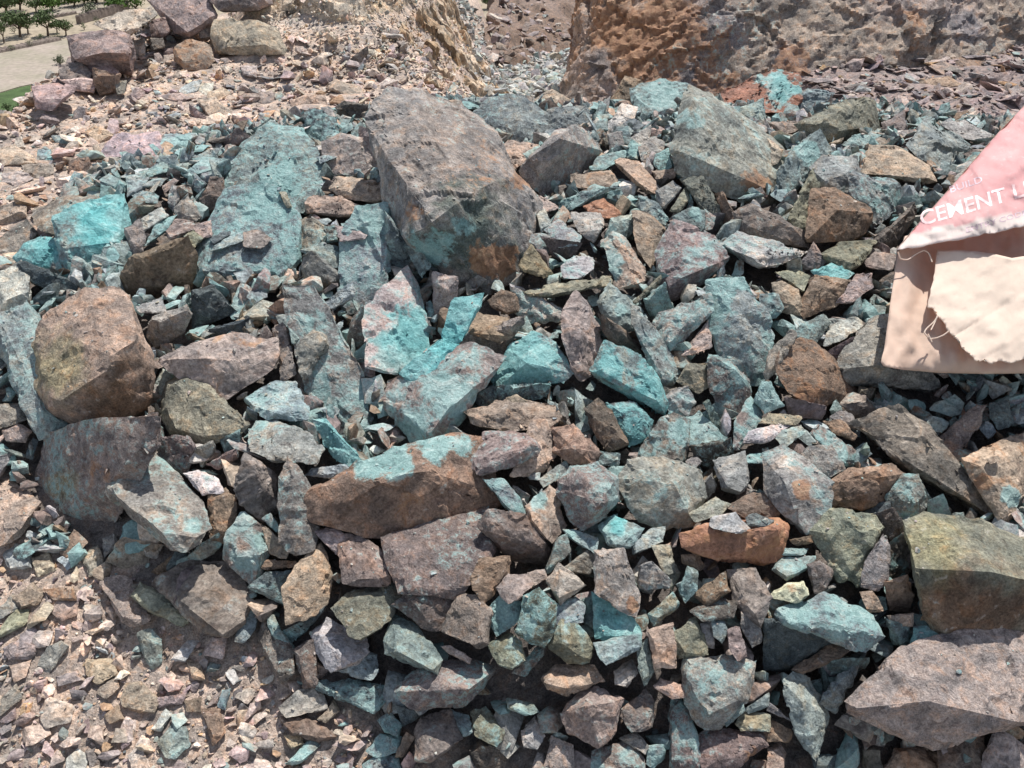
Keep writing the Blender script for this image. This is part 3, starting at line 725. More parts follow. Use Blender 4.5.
# ------------------------------------------------------------------ rocks traced one by one
TILE = dict(A=0, B=256, C=512, D=768)
def tile_xf(t):
    if t == 'P': return 0, 0, 1
    if t == 'L': return 0, 288, .25
    if t == 'E': return 768, 320, .25
    if t[0] == 's': return 128 + 256 * int(t[1]), 96 + 192 * int(t[2]), .25
    return TILE[t[0]], 192 * int(t[1]), .25
def pts(s, xf):
    r = []
    for w in s.split():
        v = [float(q) for q in w.split(',')]
        r.append([xf[0] + v[0] * xf[2], xf[1] + v[1] * xf[2]] + v[2:])
    return r
def area(P):
    x = np.array([p[0] for p in P]); y = np.array([p[1] for p in P])
    return .5 * abs(np.dot(x, np.roll(y, -1)) - np.dot(y, np.roll(x, -1)))
def plane_pt(px, py, c, n, dmax):
    d = ray(px, py); den = float(d @ n)
    dc = float(np.linalg.norm(c - CAM))
    t = float((c - CAM) @ n) / den if abs(den) > 1e-4 else dc
    t = min(max(t, dc - dmax), dc + dmax)
    return CAM + d * t, d
def hull_rock(lobes, target, rough, seed):
    """convex hull(s) of point sets -> finely divided and broken surface"""
    bm = bmesh.new()
    for L in lobes:
        vs = [bm.verts.new(p) for p in L]
        r = bmesh.ops.convex_hull(bm, input=vs)
        dead = [v for v in vs if v.is_valid and not v.link_faces]
        bmesh.ops.delete(bm, geom=dead, context='VERTS')
    bmesh.ops.triangulate(bm, faces=bm.faces[:])
    bmesh.ops.recalc_face_normals(bm, faces=bm.faces[:])
    for _ in range(7):
        es = [e for e in bm.edges if e.calc_length() > target * 1.45]
        if not es: break
        bmesh.ops.subdivide_edges(bm, edges=es, cuts=1)
        bmesh.ops.triangulate(bm, faces=[f for f in bm.faces if len(f.verts) > 3])
    bm.normal_update()
    bm.verts.ensure_lookup_table()
    V = np.array([v.co[:] for v in bm.verts]); N = np.array([v.normal[:] for v in bm.verts])
    F = np.array([[v.index for v in f.verts] for f in bm.faces], np.int32)
    bm.free()
    s = float(np.linalg.norm(V.max(0) - V.min(0))) * .4
    rg = np.random.default_rng(seed)
    off = rg.uniform(-40, 40, 3)
    cen = V.mean(0)
    for _ in range(int(rg.integers(2, 5) if s > .2 else rg.integers(3, 7))):
        m_ = rg.normal(size=3); m_[1] = -abs(m_[1]); m_ /= np.linalg.norm(m_)
        h_ = (V - cen) @ m_; top_ = h_.max() - rg.uniform(.01, .05 if s > .2 else .09) * s
        # the cut plane undulates a little, as a break does
        ex_ = h_ - (top_ + .02 * s * fbm(V / s * 2.2 + off + 3, 2))
        V = V - m_[None] * np.maximum(ex_, 0)[:, None] * .93
    q = V / s + off
    d = .030 * fbm(q * 1.7, 3, .5) - .030 * np.abs(fbm(q * 2.6 + 20, 3)) 
    # bedding: broken into steps along one direction
    b = rg.normal(size=3); b /= np.linalg.norm(b)
    w = rg.uniform(.16, .30)
    a = (V @ b) / (s * w) + 1.2 * fbm(q * 1.3 + 5, 3)
    fr = a - np.floor(a)
    hv = rg.uniform(-1, 1, 64)
    def layers(a, thick):
        k = np.floor(a).astype(int); e = min(.6, 1.6 * target / thick)
        return hv[k & 63] + (hv[(k + 1) & 63] - hv[k & 63]) * sstep(1 - e, 1, a - k)
    am = rg.choice([.012, .030, .052])
    d += am * layers(a, s * w) * sstep(-.35, .15, fbm(q * 1.7 + 50, 2))
    if s * w / 2.6 > 2.2 * target: d += am * .4 * layers(a * 2.6 + .8 * fbm(q * 3 + 12, 2), s * w / 2.6)
    d -= .022 * np.abs(fbm(q * 6 + 90, 3))
    qq = q + .12 * np.stack([fbm(q * 2 + 7, 2), fbm(q * 2 + 27, 2), fbm(q * 2 + 47, 2)], 1)
    d += (.040 if s < .22 else .020) * blocks(qq * 1.9, 5)
    if s > .13: d += .014 * blocks(qq * 5.2, 11)
    d *= s * rough
    d += .0026 * fbm(V * 85 + off, 4, .65)
    return V + N * np.clip(d, -.035, .035)[:, None], F

ROCKS = []     # (name, px centre, size px, code...)
LAND = {}
def parse():
    out = []
    for ln in ROCKDATA.strip().splitlines():
        if ln.startswith('#'): continue
        f = [q.strip() for q in ln.split(';')]
        xf = tile_xf(f[0])
        m = re.match(r'([a-z])(\d)(\d)([umd])([lrc])(\d)([B+]?)$', f[1])
        lob = [pts(q, xf) for q in f[2].split('&')]
        inner, blobs = [], []
        for w in f[3].split():
            if w[0].isalpha():
                v = [float(q) for q in w[1:].split(',')]
                blobs.append((w[0], xf[0] + v[0] * xf[2], xf[1] + v[1] * xf[2], v[2] * xf[2], v[3] / 9))
            else: inner += pts(w, xf)
        out.append(dict(tile=f[0], c=m[1], pat=int(m[2]) / 9, rus=int(m[3]) / 9, ori=m[4], az=m[5], lift=int(m[6]), flag=m[7],
                        lobes=lob, inner=inner, blobs=blobs, label=f[4] if len(f) > 4 else '', adj=ADJ[len(out)] if len(out) < len(ADJ) else 0))
    return out
ADJ = [int(q) for q in ADJDATA.split()]      # how far each stone is raised out of its neighbours, in cm
SPEC = parse()

def build_rock(i, R):
    rg = np.random.default_rng(1000 + i)
    allp = [p for L in R['lobes'] for p in L]
    cx = np.mean([p[0] for p in allp]); cy = np.mean([p[1] for p in allp])
    apx = sum(area(L) for L in R['lobes'])
    ybot = max(p[1] for p in allp)
    if R['flag'] == 'B':
        c0 = hit(cx, max(ybot - 1, np.interp(cx, [30, 70, 130, 215, 290], [106, 92, 76, 56, 50])))
        t = (c0[1] + .004 * max(0, 100 - ybot)) / ray(cx, cy)[1]
        c = CAM + ray(cx, cy) * t * (.965 if cx > 200 else .985)
    else:
        c = hit(cx, cy)
        if c[1] > 3.55 and R['lift'] >= 2: c = CAM + ray(cx, cy) * (3.5 / ray(cx, cy)[1])      # sits on the crest, not on the ground beyond it
    dist = float(np.linalg.norm(c - CAM)); view = (CAM - c) / dist
    c = c + view * R['adj'] * .01; dist -= R['adj'] * .01
    s = math.sqrt(apx) / FPX * dist            # world size, about the side of an equal square
    if R['flag'] != 'B':
        c = c + view * (R['lift'] * .0105 * (1.0 if c[1] > 2.5 else .3 + .7 * float(sstep(.02, .3, heapmask([c[0]], [c[1]])[0]))) + .09 * s + .005)
        dist = float(np.linalg.norm(c - CAM))
    ve = math.degrees(math.asin(view[2]))
    el = dict(u=74, m=50, d=14)[R['ori']] + rg.uniform(-7, 7)
    el = min(max(el, ve - 52), ve + 54)
    az = dict(l=-38, r=38, c=0)[R['az']] + rg.uniform(-14, 14)
    ea, aa = RAD(el), RAD(az)
    n = np.array([math.sin(aa) * math.cos(ea), -math.cos(aa) * math.cos(ea), math.sin(ea)])
    grow = 1.07 if R['flag'] == 'B' else 1.0 if R['flag'] else 1.21 - .014 * R['lift']
    if s > .25: grow = min(grow, 1.04)
    lobes3 = []
    heavy = s > .13
    for L in R['lobes']:
        lx = np.mean([p[0] for p in L]); ly = np.mean([p[1] for p in L])
        ls = math.sqrt(area(L)) / FPX * dist
        P3 = []; top = []; back = []
        out = [plane_pt(lx + (p[0] - lx) * grow, ly + (p[1] - ly) * grow, c, n, .75 * ls)[0] for p in L]
        cc = np.mean(out, axis=0)
        P3 += out
        if R['inner'] and len(R['lobes']) == 1:
            for p in R['inner']:
                q, d = plane_pt(p[0], p[1], c, n, .8 * ls)
                P3.append(q - d * p[2] * .012)
        else:
            k = rg.uniform(.50, .78); sh = (rg.uniform(-.13, .13) * ls, rg.uniform(-.13, .13) * ls)
            lift = rg.uniform(.10, .24) * ls
            tl = rg.normal(0, .16, 2)
            ux = np.array([1., 0, 0]); uy = np.cross(n, ux); uy /= np.linalg.norm(uy)
            for q in out:
                if rg.random() < .28: continue
                r = cc + (q - cc) * (k + rg.uniform(-.1, .1)) + ux * sh[0] + uy * sh[1]
                e = r - cc
                P3.append(r + view * max(.02 * ls, lift + tl[0] * (e @ ux) + tl[1] * (e @ uy)))
        th = rg.uniform(.42, .62) * min(ls, .30)
        if R['flag'] == 'B': th = .8 * ls
        for q in out:
            P3.append(cc + (q - cc) * .80 - view * th * rg.uniform(.8, 1.1) + np.array([0, 0, -.1 * ls]))
        lobes3.append(P3)
    target = min(max(.0048, s / 19), .0095) * (1.0 if dist < 3.3 else dist / 3.0)
    V, F = hull_rock(lobes3, target, 1.0 if not heavy else .8, 50 + i)
    # colours
    scree0 = R['tile'] == 'A3' or R['lift'] <= 1
    base_c = np.array(COL[R['c']])
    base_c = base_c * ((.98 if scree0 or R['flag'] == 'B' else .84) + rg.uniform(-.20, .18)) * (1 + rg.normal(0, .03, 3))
    tint = np.tile(base_c, (len(V), 1))
    stain = np.zeros((len(V), 3)); stain[:, 0] = R['pat'] * .86; stain[:, 1] = R['rus'] * .85 + .02
    if not scree0 and R['flag'] != 'B' and R['c'] in 'gqwkav' and rg.random() < .8: stain[:, 0] = np.maximum(stain[:, 0], rg.uniform(.16, .54))
    stain[:, 0] *= np.clip(.92 + .75 * fbm(V * 9 + 33, 3), .35, 1.3)
    stain[:, 2] = .14 + .45 * (R['pat'] > .85) + rg.uniform(-.08, .16)
    rel = V - CAM
    zc = rel[:, 1] * cp - rel[:, 2] * sp
    vx = 512 + FPX * rel[:, 0] / zc; vy = 384 - FPX * (rel[:, 1] * sp + rel[:, 2] * cp) / zc
    for (ch, bx, by, br, am) in R['blobs']:       # mineral stains on the stone itself
        wob = br * .75 * fbm(V * 24 + 7, 4, .6)
        w = 1 - sstep(br * .35, br * 1.15, np.hypot(vx - bx, vy - by) + wob)
        if ch == 'P': stain[:, 0] = stain[:, 0] * (1 - w) + am * w; stain[:, 1] *= 1 - w
        elif ch == 'V': stain[:, 0] = np.maximum(stain[:, 0], w * .95); stain[:, 2] = np.maximum(stain[:, 2], am * w)
        elif ch == 'R': stain[:, 1] = stain[:, 1] * (1 - w) + am * w; stain[:, 0] *= 1 - w
        elif ch == 'W': tint = tint * (1 - am * w[:, None]) + np.array((.6, .55, .5)) * am * w[:, None]
        elif ch == 'D': tint = tint * (1 - am * w[:, None]) + np.array((.085, .115, .10)) * am * w[:, None]; stain[:, 0] *= 1 - .7 * w
        elif ch == 'K': tint = tint * (1 - am * w[:, None]) + np.array((.165, .105, .07)) * am * w[:, None]
        elif ch == 'O': tint = tint * (1 - am * w[:, None]) + np.array((.30, .27, .15)) * am * w[:, None]
    org = np.array([V[:, 0].mean(), V[:, 1].mean(), V[:, 2].min()])
    big = s > .21 or R['flag'] == 'B' and s > .1
    scree = R['tile'] in ('A3',) or (R['lift'] <= 1 and not big)
    scree = scree or (apx < 190 and not R['label'])
    name, cat = ("boulder", "boulder") if big else (("stone", "stone") if scree else ("rock", "rock"))
    me = mesh_np(name, V - org, F, M_ROCK, True, tint, stain, sharp=18)
    o = link(name, me, loc=org)
    R.update(o=o, cx=cx, cy=cy, apx=apx, s=s, name=name, cat=cat, scree=scree, top=c)
    return o
for i, R in enumerate(SPEC): build_rock(i, R)

# ---- labels: hand-written for landmarks, and for the others what they look like and what they lie beside
ANCH = [(455,190,"the largest boulder"),(90,340,"the big brown boulder"),(730,545,"the rust-red block"),(400,485,"the wide brown slab"),
 (432,330,"the vivid turquoise streak"),(425,415,"the turquoise-and-mauve slab"),(258,240,"the ledged turquoise slab"),(275,155,"the wide pale aqua slab"),
 (100,240,"the blue-topped block"),(581,335,"the mauve spearhead rock"),(520,365,"the turquoise cone rock"),(742,315,"the flaking aqua slab"),
 (730,145,"the large pointed boulder"),(845,122,"the olive-black boulder"),(833,217,"the reddish brown block"),(940,270,"the sack"),
 (158,502,"the big smooth grey slab"),(85,480,"the shaded mauve boulder"),(203,600,"the pale mauve cornered rock"),(305,585,"the tall tan rock"),
 (435,560,"the flat mauve slab"),(584,497,"the faceted mauve rock"),(655,495,"the speckled dark rock"),(536,612,"the green rounded rock"),
 (450,685,"the broad mauve block"),(620,588,"the rusty-tipped grey rock"),(800,485,"the streaked speckled rock"),(910,440,"the dark mauve slab"),
 (965,575,"the olive-topped boulder"),(945,685,"the pinkish corner boulder"),(830,612,"the flat turquoise slab"),(788,593,"the ochre-ended stone"),
 (808,715,"the pale pointed shard"),(592,720,"the mauve-brown blocky rock"),(718,690,"the broad grey slab"),(340,380,"the teal-edged long slab"),
 (215,362,"the rough pinkish rock"),(203,410,"the smooth olive rock"),(298,505,"the upright blue-grey stone"),(632,395,"the spreading turquoise rock"),
 (688,262,"the mauve-brown wedge"),(625,262,"the aqua-and-tan rock"),(560,160,"the dark pyramid rock"),(510,122,"the cracked aqua rock"),
 (132,152,"the pinkish tan slab"),(815,375,"the orange-cornered rock"),(800,165,"the blue-streaked rock"),(100,52,"the overhanging purple boulder"),
 (125,605,"the oblong mauve stone"),(18,557,"the knobbly whitish stone"),(755,95,"the red-and-turquoise boulder"),(925,150,"the peaked grey-blue rock"),
 (365,190,"the flat tan slab"),(180,270,"the shaded red-brown rock"),(15,400,"the long aqua slab")]
CW = dict(g="grey", v="mauve", b="brown", t="tan", p="pinkish", o="olive", r="red", q="green-grey", a="aqua-grey", d="dark teal", k="dark", w="pale grey", y="whitish")
def describe(R):
    L = R['lobes'][0]; x = np.array([(p[0], p[1]) for p in L]); x = x - x.mean(0)
    w, v = np.linalg.eigh(np.cov(x.T)); asp = math.sqrt(w[1] / max(w[0], 1e-6)); d = v[:, 1]
    size = "tiny" if R['apx'] < 120 else "small" if R['apx'] < 420 else "mid-sized" if R['apx'] < 1400 else "big"
    col = CW[R['c']]
    if R['pat'] > .5 and R['c'] in 'av': col = "turquoise"
    elif R['pat'] > .5: col = "teal"
    elif R['rus'] >= .33: col = "rusty " + col
    if asp > 2.0: shp = "upright long" if abs(d[1]) > .8 else "flat long" if abs(d[0]) > .8 else "slanting long"
    elif len(L) <= 4: shp = "angular"
    elif R['ori'] == 'u': shp = "flat-topped"
    else: shp = "blocky"
    return size, col, shp
def direction(dx, dy):
    a = math.degrees(math.atan2(-dy, dx)) % 360
    return ["to the right of", "up to the right of", "above", "up to the left of", "to the left of", "down to the left of", "below", "down to the right of"][int(((a + 22.5) % 360) // 45)]
used = {R['label'] for R in SPEC if R['label']}
# anchors take the spelling above; a rock that is an anchor itself must not be described by itself
for R in SPEC:
    o = R['o']
    if not R['label']:
        size, col, shp = describe(R)
        near = sorted(ANCH, key=lambda a: (a[0] - R['cx']) ** 2 + (a[1] - R['cy']) ** 2)
        noun = "stone" if R['apx'] < 1400 else "rock"
        cands = []
        for a in near[:3]: cands.append(f"{size} {col} {shp} {noun} {direction(R['cx'] - a[0], R['cy'] - a[1])} {a[2]}")
        best = next((cc for cc in cands if cc not in used and len(cc.split()) <= 16), None)
        if best is None:
            best = f"{size} {col} {noun} {direction(R['cx'] - near[0][0], R['cy'] - near[0][1])} {near[0][2][4:]}, {direction(R['cx'] - near[1][0], R['cy'] - near[1][1])} {near[1][2][4:]}"
        R['label'] = best; used.add(best)
    grp = "boulders stacked at the ledge" if R['flag'] == 'B' else (("loose stones on the gravel and scree" if R['tile'] == 'A3' or R['lift'] <= 1 else "small stones among the heap's rocks") if R['name'] == 'stone' else ("boulders of the ore heap" if R['name'] == 'boulder' else "rocks of the ore heap"))
    tag(o, R['label'], R['cat'], grp)

def at(px, py, yy):
    d = ray(px, py); return CAM + d * (yy / d[1])
SL_BOT = [at(462,112,8.2), at(500,96,9.2), at(545,62,11.5), at(620,30,14), at(760,0,17)]
SL_TOP = [at(520,-70,23), at(550,-75,24), at(600,-80,25), at(700,-85,26), at(820,-90,27)]
SLX = []
def slope_bump(q): return .30 * fbm(q * .7 + 4, 4) + .12 * fbm(q * 2.6, 4)
# ------------------------------------------------------------------ loose rubble (nobody could count it): one object
def proto(seed, sub, flat):
    rg = np.random.default_rng(seed); bm = bmesh.new()
    p = rg.normal(size=(rg.integers(9, 15), 3)); p /= np.linalg.norm(p, axis=1)[:, None]; p *= rg.uniform(.75, 1.0, (len(p), 1))
    p *= np.array([1.0, rg.uniform(.6, .95), flat * rg.uniform(.8, 1.2)])
    vs = [bm.verts.new(q) for q in p]
    bmesh.ops.convex_hull(bm, input=vs)
    bmesh.ops.delete(bm, geom=[v for v in bm.verts if not v.link_faces], context='VERTS')
    bmesh.ops.triangulate(bm, faces=bm.faces[:])
    for _ in range(sub):
        bmesh.ops.subdivide_edges(bm, edges=bm.edges[:], cuts=1, use_grid_fill=True); bmesh.ops.triangulate(bm, faces=bm.faces[:])
    bmesh.ops.recalc_face_normals(bm, faces=bm.faces[:]); bm.normal_update()
    V = np.array([v.co[:] for v in bm.verts]); N = np.array([v.normal[:] for v in bm.verts]); F = np.array([[v.index for v in f.verts] for f in bm.faces]); bm.free()
    if sub: V = V + N * (.11 * fbm(V * 2.2 + seed, 3))[:, None]
    return V, F
PRO_S = [proto(300 + k, 0, (.55, .32)[k % 2]) for k in range(20)]
PRO_B = [proto(400 + k, 2, (.6, .30, .45)[k % 3]) for k in range(20)]
def rot_mats(n, tilt, rg):
    yaw = rg.uniform(0, 6.283, n); a = rg.normal(0, tilt, n); b = rg.normal(0, tilt, n)
    cz, sz, ca, sa, cb, sb = np.cos(yaw), np.sin(yaw), np.cos(a), np.sin(a), np.cos(b), np.sin(b)
    Z = np.zeros((n, 3, 3)); Z[:, 0, 0] = cz; Z[:, 0, 1] = -sz; Z[:, 1, 0] = sz; Z[:, 1, 1] = cz; Z[:, 2, 2] = 1
    X = np.zeros((n, 3, 3)); X[:, 0, 0] = 1; X[:, 1, 1] = ca; X[:, 1, 2] = -sa; X[:, 2, 1] = sa; X[:, 2, 2] = ca
    Y = np.zeros((n, 3, 3)); Y[:, 1, 1] = 1; Y[:, 0, 0] = cb; Y[:, 0, 2] = sb; Y[:, 2, 0] = -sb; Y[:, 2, 2] = cb
    return X @ Y @ Z
from mathutils.bvhtree import BVHTree
RV, RF, RN = [], [], 0
for R in SPEC:
    me = R['o'].data; v = np.empty(len(me.vertices) * 3, np.float32); me.vertices.foreach_get("co", v); f = np.empty(len(me.loops), np.int32); me.loops.foreach_get("vertex_index", f)
    RV.append(v.reshape(-1, 3) + np.array(R['o'].location)); RF.append(f.reshape(-1, 3) + RN); RN += len(RV[-1])
BVH = BVHTree.FromPolygons(np.concatenate(RV).tolist(), np.concatenate(RF).tolist(), all_triangles=True); del RV, RF
def clear_of_rocks(x, y, z, gap=.12, tol=-.012, veil=True):
    k = np.ones(len(x), bool)
    for i in range(len(x)):
        if veil:
            d = Vector((x[i], y[i], z[i] + .02)) - Vector(CAM); dl = d.length
            h = BVH.ray_cast(Vector(CAM), d / dl)
            if h[0] is not None and dl - .01 < h[3] < dl + .40:
                p = h[0]
                if p.z > float(Hs(p.x, p.y)) + .004: k[i] = False; continue
        h = BVH.ray_cast(Vector((x[i], y[i], z[i] + 1.0)), Vector((0, 0, -1)))
        if h[0] is not None and tol < h[0].z - z[i] < gap: k[i] = False
    return k
ACC = dict(V=[], F=[], T=[], S=[], n=0)
def scatter(x, y, z, size, tilt, pal, stn, rg, big_from=.022, sink=.25, flat=1.0):
    """stones at (x,y,z), radius size; pal: list of (weight, rgb); stn: function(n)->stain"""
    n = len(x)
    w = np.array([p[0] for p in pal], float); pick = rg.choice(len(pal), n, p=w / w.sum())
    col = np.array([p[1] for p in pal])[pick] * rg.uniform(.78, 1.2, (n, 1)) * (1 + rg.normal(0, .03, (n, 3)))
    st = stn(n, pick)
    R = rot_mats(n, tilt, rg)
    kind = rg.integers(0, 20, n)
    for big, PR in ((False, PRO_S), (True, PRO_B)):
        for k in range(20):
            s = np.nonzero((kind == k) & ((size >= big_from) == big))[0]
            if not len(s): continue
            V0, F0 = PR[k]
            sc = size[s][:, None] * np.stack([rg.uniform(.85, 1.25, len(s)), rg.uniform(.8, 1.1, len(s)), rg.uniform(.7, 1.2, len(s)) * flat], 1)
            W = np.einsum('nij,nvj->nvi', R[s], V0[None] * sc[:, None, :])
            W += np.stack([x[s], y[s], z[s] + size[s] * (.5 - sink) * flat], 1)[:, None, :]
            m = len(V0)
            ACC['V'].append(W.reshape(-1, 3)); ACC['F'].append((F0[None] + (np.arange(len(s)) * m)[:, None, None] + ACC['n']).reshape(-1, 3))
            ACC['T'].append(np.repeat(col[s], m, 0)); ACC['S'].append(np.repeat(st[s], m, 0)); ACC['n'] += m * len(s)
def sizes(n, a, b, e, rg):
    u = rg.random(n); return (a ** -e + u * (b ** -e - a ** -e)) ** (-1 / e)
def in_view(x, y, z, m=60):
    rel = np.stack([x, y, z], 1) - CAM; zc = rel[:, 1] * cp - rel[:, 2] * sp
    u = 512 + FPX * rel[:, 0] / zc; v = 384 - FPX * (rel[:, 1] * sp + rel[:, 2] * cp) / zc
    return (u > -m) & (u < 1024 + m) & (v > -m) & (v < 768 + m) & (zc > .3)
def region(n, x0, x1, y0, y1, rg, f=None):
    x = rg.uniform(x0, x1, n); y = rg.uniform(y0, y1, n); z = Hs(x, y)
    k = in_view(x, y, z, 140)
    if f is not None: k &= f(x, y, z)
    x, y, z = x[k], y[k], z[k]; k = clear_of_rocks(x, y, z)
    return x[k], y[k], z[k]
def stn_scree(n, pick):
    s = np.zeros((n, 3)); s[:, 1] = RNG.uniform(0, .28, n); s[:, 0] = np.where(RNG.random(n) < .05, .6, .04); return s
def stn_heap(n, pick):
    s = np.zeros((n, 3)); s[:, 1] = RNG.uniform(0, .25, n); s[:, 0] = RNG.choice([.05, .3, .45, .7], n, p=[.30, .24, .26, .20]); s[:, 2] = RNG.uniform(0, .3, n); return s
PAL_SCREE = [(4, (.485,.38,.305)), (3, (.51,.42,.36)), (2.2, (.38,.30,.28)), (1.2, (.57,.50,.43)), (1, (.43,.29,.19)), (.8, (.28,.27,.26)), (.5, (.30,.33,.32)), (.5,(.22,.19,.185))]
PAL_HEAP = [(3, COL['g']), (3, COL['v']), (2, COL['b']), (2, COL['q']), (2, COL['a']), (1.2, COL['w']), (1.5, COL['k']), (1, COL['d']), (.8, COL['t'])]
PAL_RIGHT = [(5, (.275,.225,.215)), (2, (.32,.26,.24)), (1.5, (.24,.205,.20)), (.8, (.34,.22,.13)), (.6, (.26,.27,.27))]
PAL_MOUND = [(4, (.54,.44,.34)), (2.5, (.60,.52,.43)), (1.2, (.45,.34,.23)), (1.0, (.55,.50,.44)), (.4, (.42,.41,.31))]
PAL_GULLY = [(4, (.42,.42,.40)), (2, (.36,.40,.39)), (1.5, (.46,.41,.36)), (1, (.25,.25,.25))]
rg = np.random.default_rng(21)
outside = lambda x, y, z: (heapmask(x, y) < .03) & ((x < .2) | (y < 1.7))
inside = lambda x, y, z: heapmask(x, y) > -.01
fl = lambda x, y, z: outside(x, y, z) & (y < 2.1)
# gravel at the foot, bottom left
x, y, z = region(16000, -1.6, .6, .8, 2.1, rg, fl); scatter(x, y, z, sizes(len(x), .0035, .011, 1.6, rg), .5, PAL_SCREE, stn_scree, rg)
x, y, z = region(6500, -1.6, .6, .8, 2.1, rg, fl); scatter(x, y, z, sizes(len(x), .010, .036, 1.35, rg), .45, PAL_SCREE, stn_scree, rg, .016)
# scree behind the heap
fs = lambda x, y, z: outside(x, y, z) & (z < .665) & (y > 1.9) & (x > np.interp(y, EDGE[:, 1], EDGE[:, 0]) - .25)
x, y, z = region(12000, -2.4, .25, 1.9, 4.4, rg, fs); scatter(x, y, z, sizes(len(x), .005, .014, 1.5, rg), .5, PAL_SCREE, stn_scree, rg)
x, y, z = region(5200, -2.4, .25, 1.9, 4.4, rg, fs); scatter(x, y, z, sizes(len(x), .014, .052, 1.6, rg), .42, PAL_SCREE, stn_scree, rg, .02)
# filler inside the heap
x, y, z = region(6000, -1.7, 2.1, .8, 3.6, rg, inside); scatter(x, y, z - .03 * sstep(.03, .2, heapmask(x, y)), sizes(len(x), .006, .02, 1.2, rg), .8, PAL_HEAP, stn_heap, rg, .014)
x, y, z = region(11500, -1.7, 2.1, .8, 3.6, rg, inside); scatter(x, y, z + .004 - .012 * sstep(.03, .25, heapmask(x, y)), sizes(len(x), .022, .062, 1.0, rg), .8, PAL_HEAP, stn_heap, rg)
x, y, z = region(6000, -1.7, 2.1, 1.2, 3.6, rg, lambda x, y, z: heapmask(x, y) > .12); scatter(x, y, z + .012, sizes(len(x), .018, .055, 1.1, rg), .75, [(3, COL['a']), (3, COL['q']), (2, COL['g']), (1, COL['w']), (1, COL['b']), (1, COL['v'])], stn_heap, rg, .02, .2, .5)
# mound crumbs, right-hand slope, gully
fm = lambda x, y, z: (y > 3.7) & ((z > .66) | ((x > -.8) & (z > .0) & (x < .12)))
x, y, z = region(13000, -1.6, .3, 3.7, 6.3, rg, fm); scatter(x, y, z + .008, sizes(len(x), .006, .02, 2.0, rg), .7, PAL_MOUND, stn_scree, rg, .02, .4)
fr = lambda x, y, z: (heapmask(x, y) < .02) & (y > 2.6)
x, y, z = region(11000, .35, 4.2, 2.6, 6.4, rg, fr); scatter(x, y, z, sizes(len(x), .012, .10, 1.35, rg), .32, PAL_RIGHT, stn_scree, rg, .026, .25, .6)
fg = lambda x, y, z: (x > np.interp(y, [4, 5, 7, 9], [-.05, -.25, -.8, -.9])) & (heapmask(x, y) < .0) & (z < .5)
x, y, z = region(9000, -.9, 1.5, 3.4, 12.5, rg, fg); scatter(x, y, z, sizes(len(x), .02, .10, 1.6, rg), .5, PAL_GULLY, stn_scree, rg, .05)
# stones lying on the spoil slope
for (k_) in range(900):
    u_, v_ = rg.random(), rg.random() ** 1.4
    pb = np.array([np.interp(u_ * 3, range(5), [p[j] for p in SL_BOT]) for j in range(3)]); pt = np.array([np.interp(u_ * 3, range(5), [p[j] for p in SL_TOP]) for j in range(3)])
    p_ = pb * (1 - v_) + pt * v_; SLX.append(p_)
SLX = np.array(SLX); SLX[:, 2] += slope_bump(SLX)
scatter(SLX[:, 0], SLX[:, 1], SLX[:, 2], sizes(len(SLX), .03, .16, 1.4, rg), .5, [(3, (.32,.27,.26)), (2, (.24,.19,.17)), (1, (.40,.36,.33))], stn_scree, rg, .08)
# grit and flakes lying on top of the bigger stones
gx_, gy_, gz_ = [], [], []
for _ in range(5000):
    a_, b_ = rg.uniform(-1.7, 2.0), rg.uniform(.9, 3.5); c_ = float(Hs(a_, b_))
    h = BVH.ray_cast(Vector((a_, b_, c_ + 1.0)), Vector((0, 0, -1)))
    if h[0] is not None and h[1].z > .80 and fbm(np.array([[a_ * 3, b_ * 3, 4.]]), 2)[0] > -.1: gx_.append(a_); gy_.append(b_); gz_.append(h[0].z)
scatter(np.array(gx_), np.array(gy_), np.array(gz_), sizes(len(gx_), .0022, .009, 1.9, rg), .4, [(3, (.40,.35,.31)), (2, (.34,.32,.30)), (1, (.36,.40,.39)), (1, (.46,.42,.38))], stn_heap, rg, .02, .15)
o = link("rubble", mesh_np("rubble", np.concatenate(ACC['V']), np.concatenate(ACC['F']), M_ROCK, True, np.concatenate(ACC['T']), np.concatenate(ACC['S']), sharp=28))
tag(o, "loose gravel, scree and small broken stones around and between the rocks", None, None, "stuff")
print("rubble verts", ACC['n'])

# ------------------------------------------------------------------ crumbly bank behind the scree
mx_, my_ = np.arange(-1.75, .45, .0115), np.arange(3.55, 6.6, .0125)
MX, MY = np.meshgrid(mx_, my_); mz = Hs(MX, MY).ravel()
mq = np.stack([MX.ravel(), MY.ravel(), mz], 1)
mk = sstep(.10, .55, np.interp(mz, [0, .62, .66, .9], [.0, .0, .1, .8]) + .6 * ((mq[:, 0] > -.75) & (mq[:, 0] < .2) & (mq[:, 1] > 4.0) & (mz > .05) & (mz < .66)))
mw = mq + .05 * np.stack([fbm(mq * 5, 3), fbm(mq * 5 + 20, 3), fbm(mq * 5 + 40, 3)], 1)
md_ = .07 * blocks(mw * 3.6, 3) + .045 * blocks(mw * 9 + 5, 7) + .018 * blocks(mw * 24, 9) + .03 * fbm(mq * 7 + 5, 4, .6)
ha = np.random.default_rng(9).uniform(-1, 1, 128); aa = mq @ np.array([-.55, .2, .8]) * 13 + 1.6 * fbm(mq * 3.5 + 2, 3)
md_ += .028 * ha[np.floor(aa).astype(int) & 127]; aa = mq @ np.array([.5, .4, .75]) * 27 + 1.8 * fbm(mq * 6 + 22, 3); md_ += .014 * ha[np.floor(aa).astype(int) & 127]
md_ += .012 * fbm(mq * 28, 3)
MV = mq + np.stack([md_ * .25, -md_ * .42, md_ * .55], 1) * mk[:, None]; MV[:, 2] -= .09 * (1 - mk) - .01
